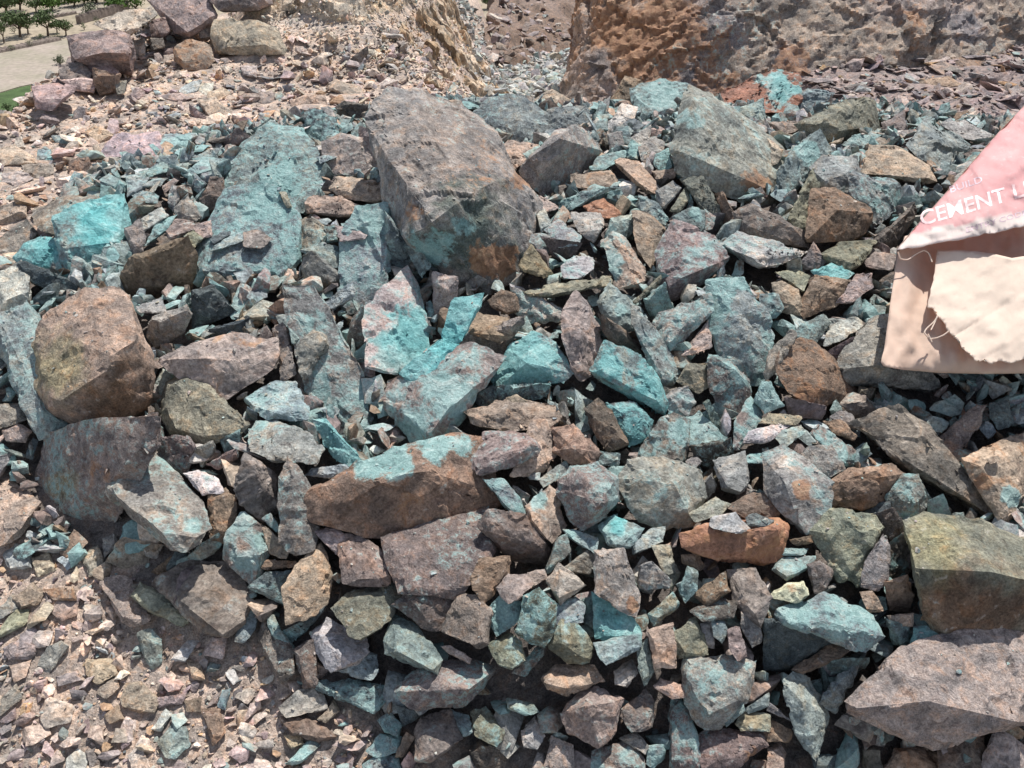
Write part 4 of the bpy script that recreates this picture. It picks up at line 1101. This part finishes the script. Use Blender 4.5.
mcol = np.tile(np.array((.55, .43, .31)), (len(mq), 1)); b1 = sstep(.0, .4, fbm(mq * 2.4 + 9, 3))[:, None]; mcol = mcol * (1 - b1) + np.array((.56, .47, .37)) * b1
b2 = sstep(.05, .3, fbm(mq * 4 + 44, 4))[:, None]; mcol = mcol * (1 - b2) + np.array((.38, .27, .17)) * b2
o = link("crumbly_bank", mesh_np("crumbly_bank", MV, np.stack([f.ravel() for f in (lambda i: (i[:-1, :-1], i[:-1, 1:], i[1:, 1:], i[1:, :-1]))(np.arange(MX.size).reshape(MX.shape))], 1), M_SOIL, True, mcol, np.zeros((len(mq), 3)) + np.array((.02, .22, 0)), sharp=30)); tag(o, kind="structure")

# ------------------------------------------------------------------ cliff behind
def grid_mesh(name, P, mat, tint, stain, smooth=True):
    h, w = P.shape[:2]; id_ = np.arange(h * w).reshape(h, w)
    F = np.stack([id_[:-1, :-1].ravel(), id_[:-1, 1:].ravel(), id_[1:, 1:].ravel(), id_[1:, :-1].ravel()], 1)
    return mesh_np(name, P.reshape(-1, 3), F, mat, smooth, tint, stain, sharp=40)
path = np.array([(.95,8.2),(.62,7.0),(.46,5.6),(.38,5.05),(.44,4.72),(.75,4.58),(1.15,4.48),(1.6,4.42),(2.05,4.48),(2.9,4.80),(4.6,5.4),(7,6.2)])
cl = np.concatenate([[0], np.cumsum(np.hypot(*np.diff(path, axis=0).T))])
NU, NVv = 760, 260
uu = np.linspace(0, cl[-1], NU); vv = np.linspace(0, 1, NVv)
bx = np.interp(uu, cl, path[:, 0]); by = np.interp(uu, cl, path[:, 1])
for _ in range(40):
    bx[1:-1] = .25 * bx[:-2] + .5 * bx[1:-1] + .25 * bx[2:]; by[1:-1] = .25 * by[:-2] + .5 * by[1:-1] + .25 * by[2:]
tx, ty = np.gradient(bx), np.gradient(by); tl = np.hypot(tx, ty); nxo, nyo = ty / tl, -tx / tl     # outward (towards the camera)
hh = vv[:, None] * 2.4 - .4
P = np.zeros((NVv, NU, 3))
lean = (.26 + (.95 + .05 * sstep(1.6, 3.0, bx)) * np.clip(-nyo, 0, 1)) * (hh + .5)
P[:, :, 0] = bx + .16 * np.maximum(hh, 0) - .12 * np.exp(-np.maximum(hh, 0) / .25) * np.clip(-nxo, 0, 1); P[:, :, 1] = by + .92 * (hh + .5); P[:, :, 2] = hh
q = P.reshape(-1, 3)
sdir = np.array([.45, .2, -.87])
qw = q + .10 * np.stack([fbm(q * 2.2, 4), fbm(q * 2.2 + 20, 4), fbm(q * 2.2 + 40, 4)], 1)
d = .07 * fbm(q * 1.1 + 3, 4) + .075 * blocks(qw * np.array([1.5, 1.5, 1.1]), 3) + .034 * blocks(qw * np.array([2.6, 2.6, 4.2]) + 9, 5) + .010 * blocks(qw * 10, 7) + .016 * blocks(qw * 24, 9) + .015 * fbm(q * 8, 4, .6)
aa = q @ sdir * 3.2 + 1.1 * fbm(q * 1.6 + 40, 4); hs = np.random.default_rng(77).uniform(-1, 1, 128); d += .05 * hs[np.floor(aa).astype(int) & 127]
aa = q @ np.array([.75, -.1, -.65]) * 8 + 1.3 * fbm(q * 3 + 70, 3); d += .035 * hs[np.floor(aa).astype(int) & 127]
aa = q @ np.array([.62, -.2, -.75]) * 21 + 1.5 * fbm(q * 5 + 70, 3); d += .016 * hs[np.floor(aa).astype(int) & 127]
d += .014 * fbm(q * 16, 4, .6)
NO = np.stack([np.tile(nxo, (NVv, 1)), np.tile(nyo, (NVv, 1)), np.full((NVv, NU), .55)], 2).reshape(-1, 3)
q2 = q + NO * (d * .62)[:, None]
a1 = sstep(-.1, .3, fbm(q * 1.3 + 100, 4))[:, None]; a2 = sstep(0, .35, fbm(q * 1.9 + 140, 4))[:, None]
ct = np.array((.29, .235, .21)) * (1 - a1) + np.array((.30, .245, .20)) * a1
ct = ct * (1 - a2) + np.array((.225, .20, .20)) * a2
lf = (1 - sstep(.62, 1.05, q[:, 0] - .1 * q[:, 2])) * sstep(-.30, .25, fbm(q * 2.2 + 60, 4))
ct = ct * (1 - .5 * lf[:, None]) + np.array((.46, .27, .13)) * .5 * lf[:, None]
sn = np.zeros((len(q), 3)); sn[:, 1] = .30 + .45 * lf + .4 * sstep(.08, .3, fbm(q * np.array([2.2, 2, .9]) + 300, 4)); sn[:, 0] = .03 + .30 * sstep(.15, .4, fbm(q * 1.5 + 200, 3))
o = link("cliff", grid_mesh("cliff", q2.reshape(P.shape), M_SOIL, ct, sn)); tag(o, kind="structure")

# ------------------------------------------------------------------ spoil slope across the gully
bot, top = SL_BOT, SL_TOP
NU, NVv = 220, 180
P = np.zeros((NVv, NU + 40, 3))
us = np.linspace(0, 4, NU)
B = np.stack([np.interp(us, range(5), [p[k] for p in bot]) for k in range(3)], 1); T = np.stack([np.interp(us, range(5), [p[k] for p in top]) for k in range(3)], 1)
v = np.linspace(-.08, 1, NVv)[:, None, None]
P[:, 40:] = B[None] * (1 - v) + T[None] * v
for k in range(40):
    e = (40 - k) / 40
    P[:, k] = P[:, 40] + np.array([-.1 * e, 1.0 * e, -7 * e ** 1.3])
q = P.reshape(-1, 3)
q2 = q.copy(); q2[:, 2] += slope_bump(q); q2[:, 0] += .35 * fbm(q * 1.1 + 90, 4)
dk = sstep(.02, .3, fbm(q * np.array([.5, .25, .5]) + 12, 4))[:, None]
ct = np.array((.31, .265, .265)) * (1 - dk) + np.array((.19, .135, .105)) * dk
o = link("spoil_slope", grid_mesh("spoil_slope", q2.reshape(P.shape), M_SOIL, ct, np.zeros((len(q), 3)) + np.array((.02, .1, 0)))); tag(o, kind="structure")

# ------------------------------------------------------------------ valley far below
VZ = -50.0
xs = np.concatenate([np.linspace(-900, -80, 30), np.linspace(-75, 75, 61), np.linspace(80, 900, 30)]); ys = np.concatenate([np.linspace(2, 90, 50), np.linspace(95, 320, 60), np.linspace(340, 1600, 40)])
X2, Y2 = np.meshgrid(xs, ys)
Z2 = np.maximum(VZ, -2.6 - .85 * np.maximum(0, Y2 - 3))
Z2 = Z2 + 60 * sstep(420, 1500, Y2) + 40 * sstep(300, 900, np.abs(X2))
o = link("valley_ground", grid_mesh("valley_ground", np.stack([X2, Y2, Z2], 2), plain("dry_scrub", (.36,.30,.23), .95, .3, .09, (.27,.235,.17)), None, None)); tag(o, kind="structure")
def vp(px, py, z=VZ):
    d = ray(px, py); t = (z - CAM[2]) / d[2]; return CAM + d * t
def sheet_on_valley(name, poly, mat, dz):
    bm = bmesh.new(); vs = [bm.verts.new(vp(a, b) + np.array([0, 0, dz])) for a, b in poly]
    f = bm.faces.new(vs); f.normal_update()
    if f.normal.z < 0: f.normal_flip()
    me = bpy.data.meshes.new(name); bm.to_mesh(me); bm.free(); me.materials.append(mat)
    return tag(link(name, me), kind="structure")
M_FALLOW = plain("fallow_soil", (.335,.285,.245), .95, .22, .10, (.27,.245,.19))
M_CROP = plain("green_crop", (.07,.115,.04), .9, .35, .5)
sheet_on_valley("field", [(-60,58),(0,53),(30,46),(62,40),(75,42),(72,62),(66,80),(45,82),(20,87),(0,93),(-60,108)], M_FALLOW, .12)
sheet_on_valley("field", [(-60,110),(0,94),(20,88),(45,83),(66,81),(80,95),(70,125),(20,140),(-60,150)], M_CROP, .16)
sheet_on_valley("field", [(-60,36),(0,28),(30,19),(70,14),(104,12),(110,2),(60,6),(30,13),(0,19),(-60,26)], M_FALLOW, .12)
sheet_on_valley("field", [(462,36),(470,28),(486,19),(505,19),(512,24),(500,32),(490,38)], M_CROP, .12)
sheet_on_valley("path", [(463,28),(467,28),(482,5),(478,5)], M_FALLOW, .2)

# terrace walls between the fields
M_WALL = plain("dry_stone", (.27,.22,.19), .95, .4, .9, (.17,.14,.12))
def terrace(a, b, h, th, label):
    A, Bv = vp(*a), vp(*b); n = 60; R = []
    for k in range(n + 1):
        t = k / n; c = A + (Bv - A) * t; s = h * (.8 + .35 * math.sin(k * 1.7) * .5 + .2 * random.random())
        d = Bv - A; d = d / np.linalg.norm(d); s2 = np.array([-d[1], d[0], 0]) * th / 2
        R.append([c - s2 - [0, 0, .3], c - s2 * .8 + [0, 0, s], c + s2 * .8 + [0, 0, s * .97], c + s2 - [0, 0, .3]])
    V = np.array(R).reshape(-1, 3); F = []
    for k in range(n):
        for j in range(4): F.append([k*4+j, k*4+(j+1)%4, k*4+4+(j+1)%4, k*4+4+j])
    o = link("terrace_wall", mesh_np("terrace_wall", V, F + [[0,3,2,1],[n*4,n*4+1,n*4+2,n*4+3]], M_WALL, False)); tag(o, label, "wall")
terrace((79,24),(128,10), 2.2, 1.6, "dark dry-stone terrace wall above the lone orchard trees")
terrace((-10,54),(58,40), .7, 3.5, "low stony bank along the upper edge of the tan field")
terrace((-10,30),(75,13.5), .7, 2, "low bank along the lower edge of the upper field")

M_BARK = plain("tree_bark", (.16,.12,.09), .95, .3, 4)
def leaf_mat(name, col):
    m, nt, b = new_mat(name); k = NB(nt)
    pos = k.n("ShaderNodeNewGeometry").outputs["Position"]; n1, _ = k.noise(pos, 1.3, 4, .6)
    k.l(k.mix(k.mr(n1, .35, .65), (*[c * .65 for c in col], 1), (*[min(1, c * 1.35) for c in col], 1)), b.inputs["Base Color"])
    b.inputs["Roughness"].default_value = .75; b.inputs["Specular IOR Level"].default_value = .2
    return m
M_LEAF = [leaf_mat("olive_green_leaves", (.085,.12,.05)), leaf_mat("fresh_green_leaves", (.085,.15,.035)), leaf_mat("grey_green_leaves", (.12,.14,.085))]
def tree(pxb, pyb, wpx, hpx, mat, label, group="trees in the valley", bush=False, n=700):
    b = vp(pxb, pyb); dist = np.linalg.norm(b - CAM); w = wpx / FPX * dist; h = hpx / FPX * dist / math.cos(RAD(12))
    nm = "bush" if bush else "tree"
    root = bpy.data.objects.new(nm, None); C.objects.link(root); root.location = b; tag(root, label, nm, group)
    rg = np.random.default_rng(int(pxb * 31 + pyb * 7) + 5)
    V, F = [], []
    def limb(a, c, r0, r1):
        a, c = np.array(a), np.array(c); d = c - a; d = d / np.linalg.norm(d); u = np.cross(d, [.3, .2, .9]); u /= np.linalg.norm(u); v = np.cross(d, u); o0 = len(V)
        for p, r in ((a, r0), (c, r1)):
            for j in range(6): V.append(p + r * (math.cos(j * 1.047) * u + math.sin(j * 1.047) * v))
        for j in range(6): F.append([o0 + j, o0 + (j + 1) % 6, o0 + 6 + (j + 1) % 6, o0 + 6 + j])
    th = h * (.12 if bush else .32); tops = []
    limb((0, 0, -.2), (0.06 * w, 0, th), .05 * w, .035 * w)
    for j in range(5):
        a = j * 1.257 + rg.uniform(0, .8); e = (math.cos(a) * w * .27, math.sin(a) * w * .27, th + h * rg.uniform(.2, .42)); limb((.06 * w, 0, th * .9), e, .028 * w, .01 * w); tops.append(e)
    link("trunk", mesh_np("trunk", V, F, M_BARK, True), root)
    # crown: leaf tufts in several uneven lobes
    lob = [(np.array(e) + [0, 0, h * .08], w * rg.uniform(.2, .3)) for e in tops] + [(np.array([rg.uniform(-.15, .15) * w, rg.uniform(-.15, .15) * w, h * rg.uniform(.6, .78)]), w * rg.uniform(.2, .3)) for _ in range(3)]
    CV, CF = [], []
    for _ in range(n):
        c, r = lob[rg.integers(len(lob))]; d = rg.normal(size=3); d /= np.linalg.norm(d); p = c + d * r * rg.uniform(.55, 1.12) * np.array([1, 1, .85])
        p[2] = min(max(p[2], h * .1), h * 1.02); s = w * rg.uniform(.035, .07); a = rg.normal(size=3); a /= np.linalg.norm(a); bb = np.cross(a, d); bb /= np.linalg.norm(bb) + 1e-9
        o0 = len(CV); CV += [p - a * s, p + bb * s * .6, p + a * s, p - bb * s * .6]; CF.append([o0, o0 + 1, o0 + 2, o0 + 3])
    link("crown", mesh_np("crown", CV, CF, mat, False), root)
G, FR, GY = M_LEAF
for a in [(20,37,24,20,G,"round orchard tree second from the photo's left edge, above the tan field"),(4,43,13,18,G,"tree cut by the left edge, above the tan field"),
          (48,36,21,21,G,"spreading orchard tree in the middle of the row above the tan field"),(66,36,15,13,G,"small round tree at the right end of the row"),
          (6,14,26,16,G,"tree in the upper left corner beyond the upper field"),(36,13,14,11,G,"small tree beyond the upper field, right of the corner tree"),
          (52,11,22,12,FR,"broad tree in the hedge line beyond the upper field"),(74,7,20,10,FR,"bright green tree in the hedge line at the upper edge"),
          (96,3,22,9,G,"dark tree farthest right in the hedge line"),
          (28,34,15,13,G,"small tree between the two big orchard trees"),(57,33,12,10,G,"thin-crowned tree left of the small round tree"),(20,10,20,13,G,"tree near the upper left corner with a wide crown"),
          (84,5,16,9,G,"dark tree between the bright hedge trees"),(113,3,18,9,FR,"bright tree above the bush behind the boulders"),(64,3,20,9,G,"tree cut by the upper edge in the hedge line"),(468,10,16,12,G,"leftmost tree in the gap between mound and spoil slope"),(487,9,14,12,G,"middle tree in the gap between mound and spoil slope"),(505,6,16,12,FR,"tree at the spoil slope's upper rim")]:
    tree(*a)
for a in [(92,16,15,10,GY,"grey-green bush in front of the dark terrace wall"),(118,11,24,12,FR,"bright green bush above the pinkish boulder"),(135,9,18,11,FR,"bright green bush behind the boulder stack"),
          (60,65,11,8,GY,"lone grey-green bush on the tan field"),(8,112,9,8,G,"small dark bush in the green field near the left edge"),(24,118,18,12,G,"larger dark bush in the green field by the scree"),(30,104,10,9,G,"bush in the green field beside the purple corner boulder")]:
    tree(*a, group="bushes in the valley", bush=True, n=420)

for k_, (a, b) in enumerate([(12,51,),(30,47),(41,41),(58,39),(84,30),(97,24),(76,46),(14,33),(44,25),(83,19),(474,40),(500,33),(462,18)]):
    tree(a, b, 7 + (k_ * 5) % 5, 5 + k_ % 3, (G, GY)[k_ % 2], ["low scrub on the stony bank above the tan field", "low scrub at the field's rim in the valley"][k_ > 5], group="scrub in the valley", bush=True, n=160)
# ------------------------------------------------------------------ the cement sack
def sack_mat(name, col, print_=False):
    m, nt, b = new_mat(name); k = NB(nt)
    pos = k.n("ShaderNodeNewGeometry").outputs["Position"]
    n1, _ = k.noise(pos, 14, 7, .6); n2, _ = k.noise(pos, 90, 5, .6)
    wv = k.n("ShaderNodeTexWave", wave_type='BANDS', bands_direction='X'); wv.inputs["Scale"].default_value = 190; wv.inputs["Distortion"].default_value = 1.0; k.l(pos, wv.inputs[0])
    c = (*col, 1)
    if print_:
        t = k.n("ShaderNodeAttribute", attribute_name="tint").outputs["Color"]
        c = k.mix(k.math('MULTIPLY', k.mr(n1, .54, .72), .55), t, (.84, .71, .70, 1))
        c = k.mix(k.math('MULTIPLY', k.mr(n2, .58, .72), .5), c, (.85, .74, .72, 1))
    else:
        c = k.mix(k.mr(n1, .35, .7), c, (*[x * .86 for x in col], 1))
    tr = k.n('ShaderNodeBsdfTranslucent'); k.l(k.mix(1.0, c, (1.0, .72, .58, 1), 'MULTIPLY'), tr.inputs[0]); ms = k.n('ShaderNodeMixShader'); ms.inputs[0].default_value = .30; k.l(b.outputs[0], ms.inputs[1]); k.l(tr.outputs[0], ms.inputs[2]); k.l(ms.outputs[0], nt.nodes['Material Output'].inputs[0])
    k.l(c, b.inputs["Base Color"]); b.inputs["Roughness"].default_value = .62; b.inputs["Specular IOR Level"].default_value = .3
    bp = k.n("ShaderNodeBump"); bp.inputs["Strength"].default_value = .35; bp.inputs["Distance"].default_value = .004
    k.l(k.math('ADD', k.math('MULTIPLY', n1, 2.2), k.math('MULTIPLY', wv.outputs["Fac"], .25)), bp.inputs["Height"]); k.l(bp.outputs[0], b.inputs["Normal"])
    return m
SN = np.array([-.05, -.42, .90]); SN /= np.linalg.norm(SN)
SCN = hit(985, 330); SCN = SCN + (CAM - SCN) / np.linalg.norm(CAM - SCN) * .24
def spt(px, py, lift=0.0, wr=0.0):
    q, d = plane_pt(px, py, SCN, SN, 2.0)
    return q - d * lift
def sheet(name, poly, liftf, mat, parent, target=.012, tintf=None, thick=.0016, cat=None):
    bm = bmesh.new(); vs = [bm.verts.new((a, b, 0)) for a, b in poly]
    bm.faces.new(vs); bmesh.ops.triangulate(bm, faces=bm.faces[:])
    tp = target * 400
    for _ in range(9):
        es = [e for e in bm.edges if e.calc_length() > tp * 1.4]
        if not es: break
        bmesh.ops.subdivide_edges(bm, edges=es, cuts=1); bmesh.ops.triangulate(bm, faces=[f for f in bm.faces if len(f.verts) > 3])
    bmesh.ops.beautify_fill(bm, faces=bm.faces[:], edges=[e for e in bm.edges if not e.is_boundary])
    bm.verts.ensure_lookup_table()
    U = np.array([v.co[:2] for v in bm.verts]); F = np.array([[v.index for v in f.verts] for f in bm.faces])
    bm.free()
    V = np.array([spt(a, b, liftf(a, b)) for a, b in U])
    n0 = np.cross(V[F[:, 1]] - V[F[:, 0]], V[F[:, 2]] - V[F[:, 0]]).sum(0)
    if n0 @ (CAM - SCN) < 0: F = F[:, ::-1]
    org = np.array(parent.location) if parent else np.zeros(3)
    t = np.array([tintf(a, b) for a, b in U]) if tintf else None
    o = link(name, mesh_np(name, V - org, F, mat, True, t), parent)
    md = o.modifiers.new("thickness", 'SOLIDIFY'); md.thickness = thick; md.offset = -1
    return o
def n2(a, b, s, o=0.0): return float(fbm(np.array([[a / s, b / s, o]]), 3)[0])
sack = bpy.data.objects.new("cement_sack", None); C.objects.link(sack); sack.location = spt(1000, 366)
tag(sack, "torn pink-printed cement sack lying open on the right side of the heap", "sack")
M_PR = sack_mat("printed_sack_cloth", (.7,.4,.4), True); M_KR = sack_mat("brown_paper", (.80,.62,.50)); M_CRM = sack_mat("cream_paper_lining", (.88,.76,.64)); M_BACK = sack_mat("dusty_sack_cloth", (.58,.47,.40))
def edge_y(a): return np.interp(a, [897, 937, 1030, 1200], [249, 243.5, 225, 190])
def pink_lift(a, b):
    dl = (a - np.interp(b, [85, 249], [1045, 897]))         # distance right of the left edge
    return .045 + .05 * (1 - math.exp(-max(dl, 0) / 22)) - .012 * math.exp(-max(edge_y(a) - b, 0) / 8) + .014 * n2(a, b * 1.3, 34, 3) + .010 * n2(a + b, (b - a * .3) * 2, 16, 8) + .002 * n2(a, b, 5, 4)
def pink_tint(a, b):
    h = edge_y(a) - b
    if h < 15 + 4 * n2(a, b, 20): return (.86, .78, .73)
    top = np.interp(a, [990, 1060, 1200], [128, 80, 30])
    if b < top and a > 1000: return (.86, .78, .76)
    w = .5 + .5 * n2(a * .6, b, 26, 5)
    return tuple(np.array((.80, .40, .41)) * (1 - .55 * w) + np.array((.84, .66, .62)) * .55 * w)
jag = []
for a in np.linspace(897, 1200, 60): jag.append((a, float(edge_y(a)) + random.uniform(-1.1, 1.1)))
left = [(1045, 85), (1026, 104), (1000, 131), (970, 165), (945, 194), (920, 222)]
PP = sheet("printed_panel", [(1250, 40)] + left + jag + [(1250, 182)], pink_lift, M_PR, sack, .010, pink_tint)
def kraft_lift(a, b):
    v = (b - 250) / 122; dl = a - np.interp(b, [240, 366], [900, 881])
    z = -.012 + .03 * sstep(0, 1, np.array(v)) + .016 * n2(a, b * .6, 30, 1) + .010 * n2(a * 1.4, b * .8, 13, 4) + .002 * n2(a, b, 5, 6)
    z -= .05 * max(0, (v - .70) / .30) ** 2 * sstep(8, 30, np.array(dl))      # lower hem rolls under
    z -= .02 * sstep(12, 34, np.array(dl)) * (1 - sstep(.75, 1, np.array(v)))
    return float(z)
sheet("inner_panel", [(905, 236), (898, 256), (893, 285), (888, 320), (884, 350), (881, 362), (884, 366), (905, 370), (940, 373), (985, 374), (1060, 373), (1250, 378), (1250, 160), (1100, 190), (1000, 214)], kraft_lift, M_KR, sack, .010)
flap = [(937,250),(955,250),(975,251),(995,254),(1012,258),(1050,252),(1250,225),(1250,352)]
fr_ = [(1100,360),(1060,358),(1040,362),(1024,359),(1010,363),(998,360),(990,364),(984,360),(976,361),(970,354),(962,347),(957,338),(950,333),(946,325),(938,317),(934,309),(928,307),(930,296),(933,280),(935,265)]
fj = []
for k in range(len(fr_) - 1):
    for j in range(4):
        t = j / 4; fj.append((fr_[k][0] * (1 - t) + fr_[k + 1][0] * t + random.uniform(-.9, .9), fr_[k][1] * (1 - t) + fr_[k + 1][1] * t + random.uniform(-.9, .9)))
def flap_lift(a, b):
    cr = abs((b - 345) + (a - 940) * .62) ; cr2 = abs((b - 372) + (a - 960) * .55)
    return .030 + .016 * n2(a, b, 46, 7) + .005 * n2(a + b * .5, b * 1.5, 20, 2) + .002 * n2(a, b, 6, 9) - .004 * math.exp(-cr / 2.5) - .003 * math.exp(-cr2 / 2.5) + .018 * sstep(255, 340, np.array(b)) * 1.0
sheet("torn_flap", flap + fj, flap_lift, M_CRM, sack, .009, None, .0022)
# the back cloth that closes the sack behind and below, seen from the side
sheet("back_cloth", [(1250, 40)] + left + [(897, 249), (893, 285), (886, 340), (884, 364), (940, 371), (1250, 376)], lambda a, b: -.03 - .26 * float(sstep(0, 90, np.array(a - np.interp(b, [85, 249, 366], [1045, 897, 881])))) * float(1 - .75 * sstep(300, 374, np.array(b))), M_BACK, sack, .02)
# side strip joining printed panel and back cloth along the slanting edge
V, F = [], []
le = list(reversed(left)) ; le = [(897, 249)] + le
for k, (a, b) in enumerate(le):
    for t in np.linspace(0, 1, 6):
        V.append(spt(a - 3 * math.sin(math.pi * t) * .2, b, (pink_lift(a, b)) * (1 - t) + (-.03) * t) - np.array(sack.location))
for k in range(len(le) - 1):
    for j in range(5): F.append([k*6+j, k*6+j+1, k*6+7+j, k*6+6+j])
o = link("side_fold", mesh_np("side_fold", V, F, M_BACK, True), sack)
# lettering printed on the cloth
def letter_mat(name, col):
    m, nt, b = new_mat(name); b.inputs["Base Color"].default_value = (*col, 1); b.inputs["Roughness"].default_value = .6; return m
M_WHT = letter_mat("white_ink", (.86, .61, .60)); M_BLU = letter_mat("faded_blue_ink", (.62, .46, .50)); M_GRY = letter_mat("faded_grey_ink", (.50, .46, .50))
PBVH = BVHTree.FromPolygons([tuple(Vector(v.co) + sack.location) for v in PP.data.vertices], [tuple(p.vertices) for p in PP.data.polygons])
def lettering(text, p0, p1, hpx, mat, slant=0.0, space=1.0):
    cu = bpy.data.curves.new("lettering", 'FONT'); cu.body = text; cu.size = 1; cu.resolution_u = 3; cu.space_character = space; cu.offset = .012
    tmp = bpy.data.objects.new("lettering", cu); C.objects.link(tmp)
    bpy.context.view_layer.update()
    me = bpy.data.meshes.new_from_object(tmp.evaluated_get(bpy.context.evaluated_depsgraph_get()))
    bpy.data.objects.remove(tmp)
    bm = bmesh.new(); bm.from_mesh(me); bmesh.ops.triangulate(bm, faces=bm.faces[:])
    for _ in range(6):
        es = [e for e in bm.edges if e.calc_length() > .09]
        if not es: break
        bmesh.ops.subdivide_edges(bm, edges=es, cuts=1); bmesh.ops.triangulate(bm, faces=[f for f in bm.faces if len(f.verts) > 3])
    X = np.array([v.co[:2] for v in bm.verts]); F = np.array([[v.index for v in f.verts] for f in bm.faces]); bm.free(); bpy.data.meshes.remove(me)
    W = X[:, 0].max(); p0, p1 = np.array(p0, float), np.array(p1, float); d = p1 - p0; nrm = np.array([d[1], -d[0]]) / np.linalg.norm(d)
    V = []
    for u, w in X:
        a, b = p0 + d * (u / W) + nrm * (w / .70 * hpx) + d / np.linalg.norm(d) * slant * w * hpx
        q0 = spt(a, b, pink_lift(a, b) + .05); d0 = ray(a, b); hh_ = PBVH.ray_cast(Vector(q0 - d0 * .1), Vector(d0))
        V.append((np.array(hh_[0]) if hh_[0] is not None else spt(a, b, pink_lift(a, b))) - d0 * .0007 - np.array(sack.location))
    V = np.array(V); n0 = np.cross(V[F[:, 1]] - V[F[:, 0]], V[F[:, 2]] - V[F[:, 0]]).sum(0)
    if n0 @ (CAM - SCN) < 0: F = F[:, ::-1]
    link("lettering", mesh_np("lettering", V, F, mat, True), sack)
lettering("CEMENT LIM", (921, 226), (1046, 190), 14.5, M_WHT, .1)
lettering("BUILD", (950, 193), (983, 182), 6.5, M_BLU, .1)
lettering("ENTRY CODE 48", (966, 232.5), (1040, 211), 5, M_BLU, .1)
# frayed threads
def thread(P, r, parent):
    Q = np.array([spt(a, b, l) - np.array(sack.location) for a, b, l in P])
    tt = np.linspace(0, len(Q) - 1, 8 * len(Q)); W = np.stack([np.interp(tt, np.arange(len(Q)), Q[:, k]) for k in range(3)], 1)
    for _ in range(6): W[1:-1] = .25 * W[:-2] + .5 * W[1:-1] + .25 * W[2:]
    V, F = [], []
    for k in range(len(W)):
        d = W[min(k + 1, len(W) - 1)] - W[max(k - 1, 0)]; u = np.cross(d, [.2, .9, .3]); u /= np.linalg.norm(u) + 1e-9; v = np.cross(d, u); v /= np.linalg.norm(v) + 1e-9
        for j in range(5): V.append(W[k] + r * (math.cos(j * 1.2566) * u + math.sin(j * 1.2566) * v))
        if k:
            for j in range(5): F.append([k*5-5+j, k*5-5+(j+1)%5, k*5+(j+1)%5, k*5+j])
    link("loose_thread", mesh_np("loose_thread", V, F, M_CRM, True), parent)
thread([(898,252,.05),(900,259,.035),(908,260,.03),(916,254,.035),(924,250,.04),(929,253,.035),(932,262,.03)], .0016, sack)
thread([(938,316,.055),(934,322,.05),(926,329,.045),(924,333,.045),(930,339,.04),(937,338,.045),(944,335,.05),(949,331,.055)], .0017, sack)
thread([(931,330,.05),(935,322,.05),(937,316,.055)], .0015, sack); thread([(928,334,.045),(932,342,.04)], .0014, sack)

# ------------------------------------------------------------------ light
SUN = np.array([.20, .41, .89]); SUN /= np.linalg.norm(SUN)
sl = bpy.data.lights.new("sun", 'SUN'); sl.energy = 4.6; sl.angle = RAD(.53); sl.color = (1, .955, .89)
so = bpy.data.objects.new("sun", sl); C.objects.link(so); so.rotation_euler = Vector(SUN).to_track_quat('Z', 'Y').to_euler()
w = bpy.data.worlds.new("World"); SC.world = w; w.use_nodes = True
nt = w.node_tree; sky = nt.nodes.new("ShaderNodeTexSky"); sky.sky_type = 'NISHITA'; sky.sun_disc = False
sky.sun_elevation = math.asin(SUN[2]); sky.sun_rotation = math.atan2(SUN[0], SUN[1]); sky.altitude = 2000
bg = nt.nodes["Background"]; hs_ = nt.nodes.new('ShaderNodeHueSaturation'); hs_.inputs['Saturation'].default_value = .55; nt.links.new(sky.outputs[0], hs_.inputs['Color']); nt.links.new(hs_.outputs[0], bg.inputs[0]); bg.inputs[1].default_value = .13
vs_ = SC.view_settings; SC.display_settings.display_device = 'sRGB'; vs_.view_transform = 'Standard'; vs_.look = 'None'; vs_.gamma = 1; vs_.exposure = .45; vs_.use_curve_mapping = False
SC.cycles.max_bounces = 5; SC.cycles.use_denoising = True
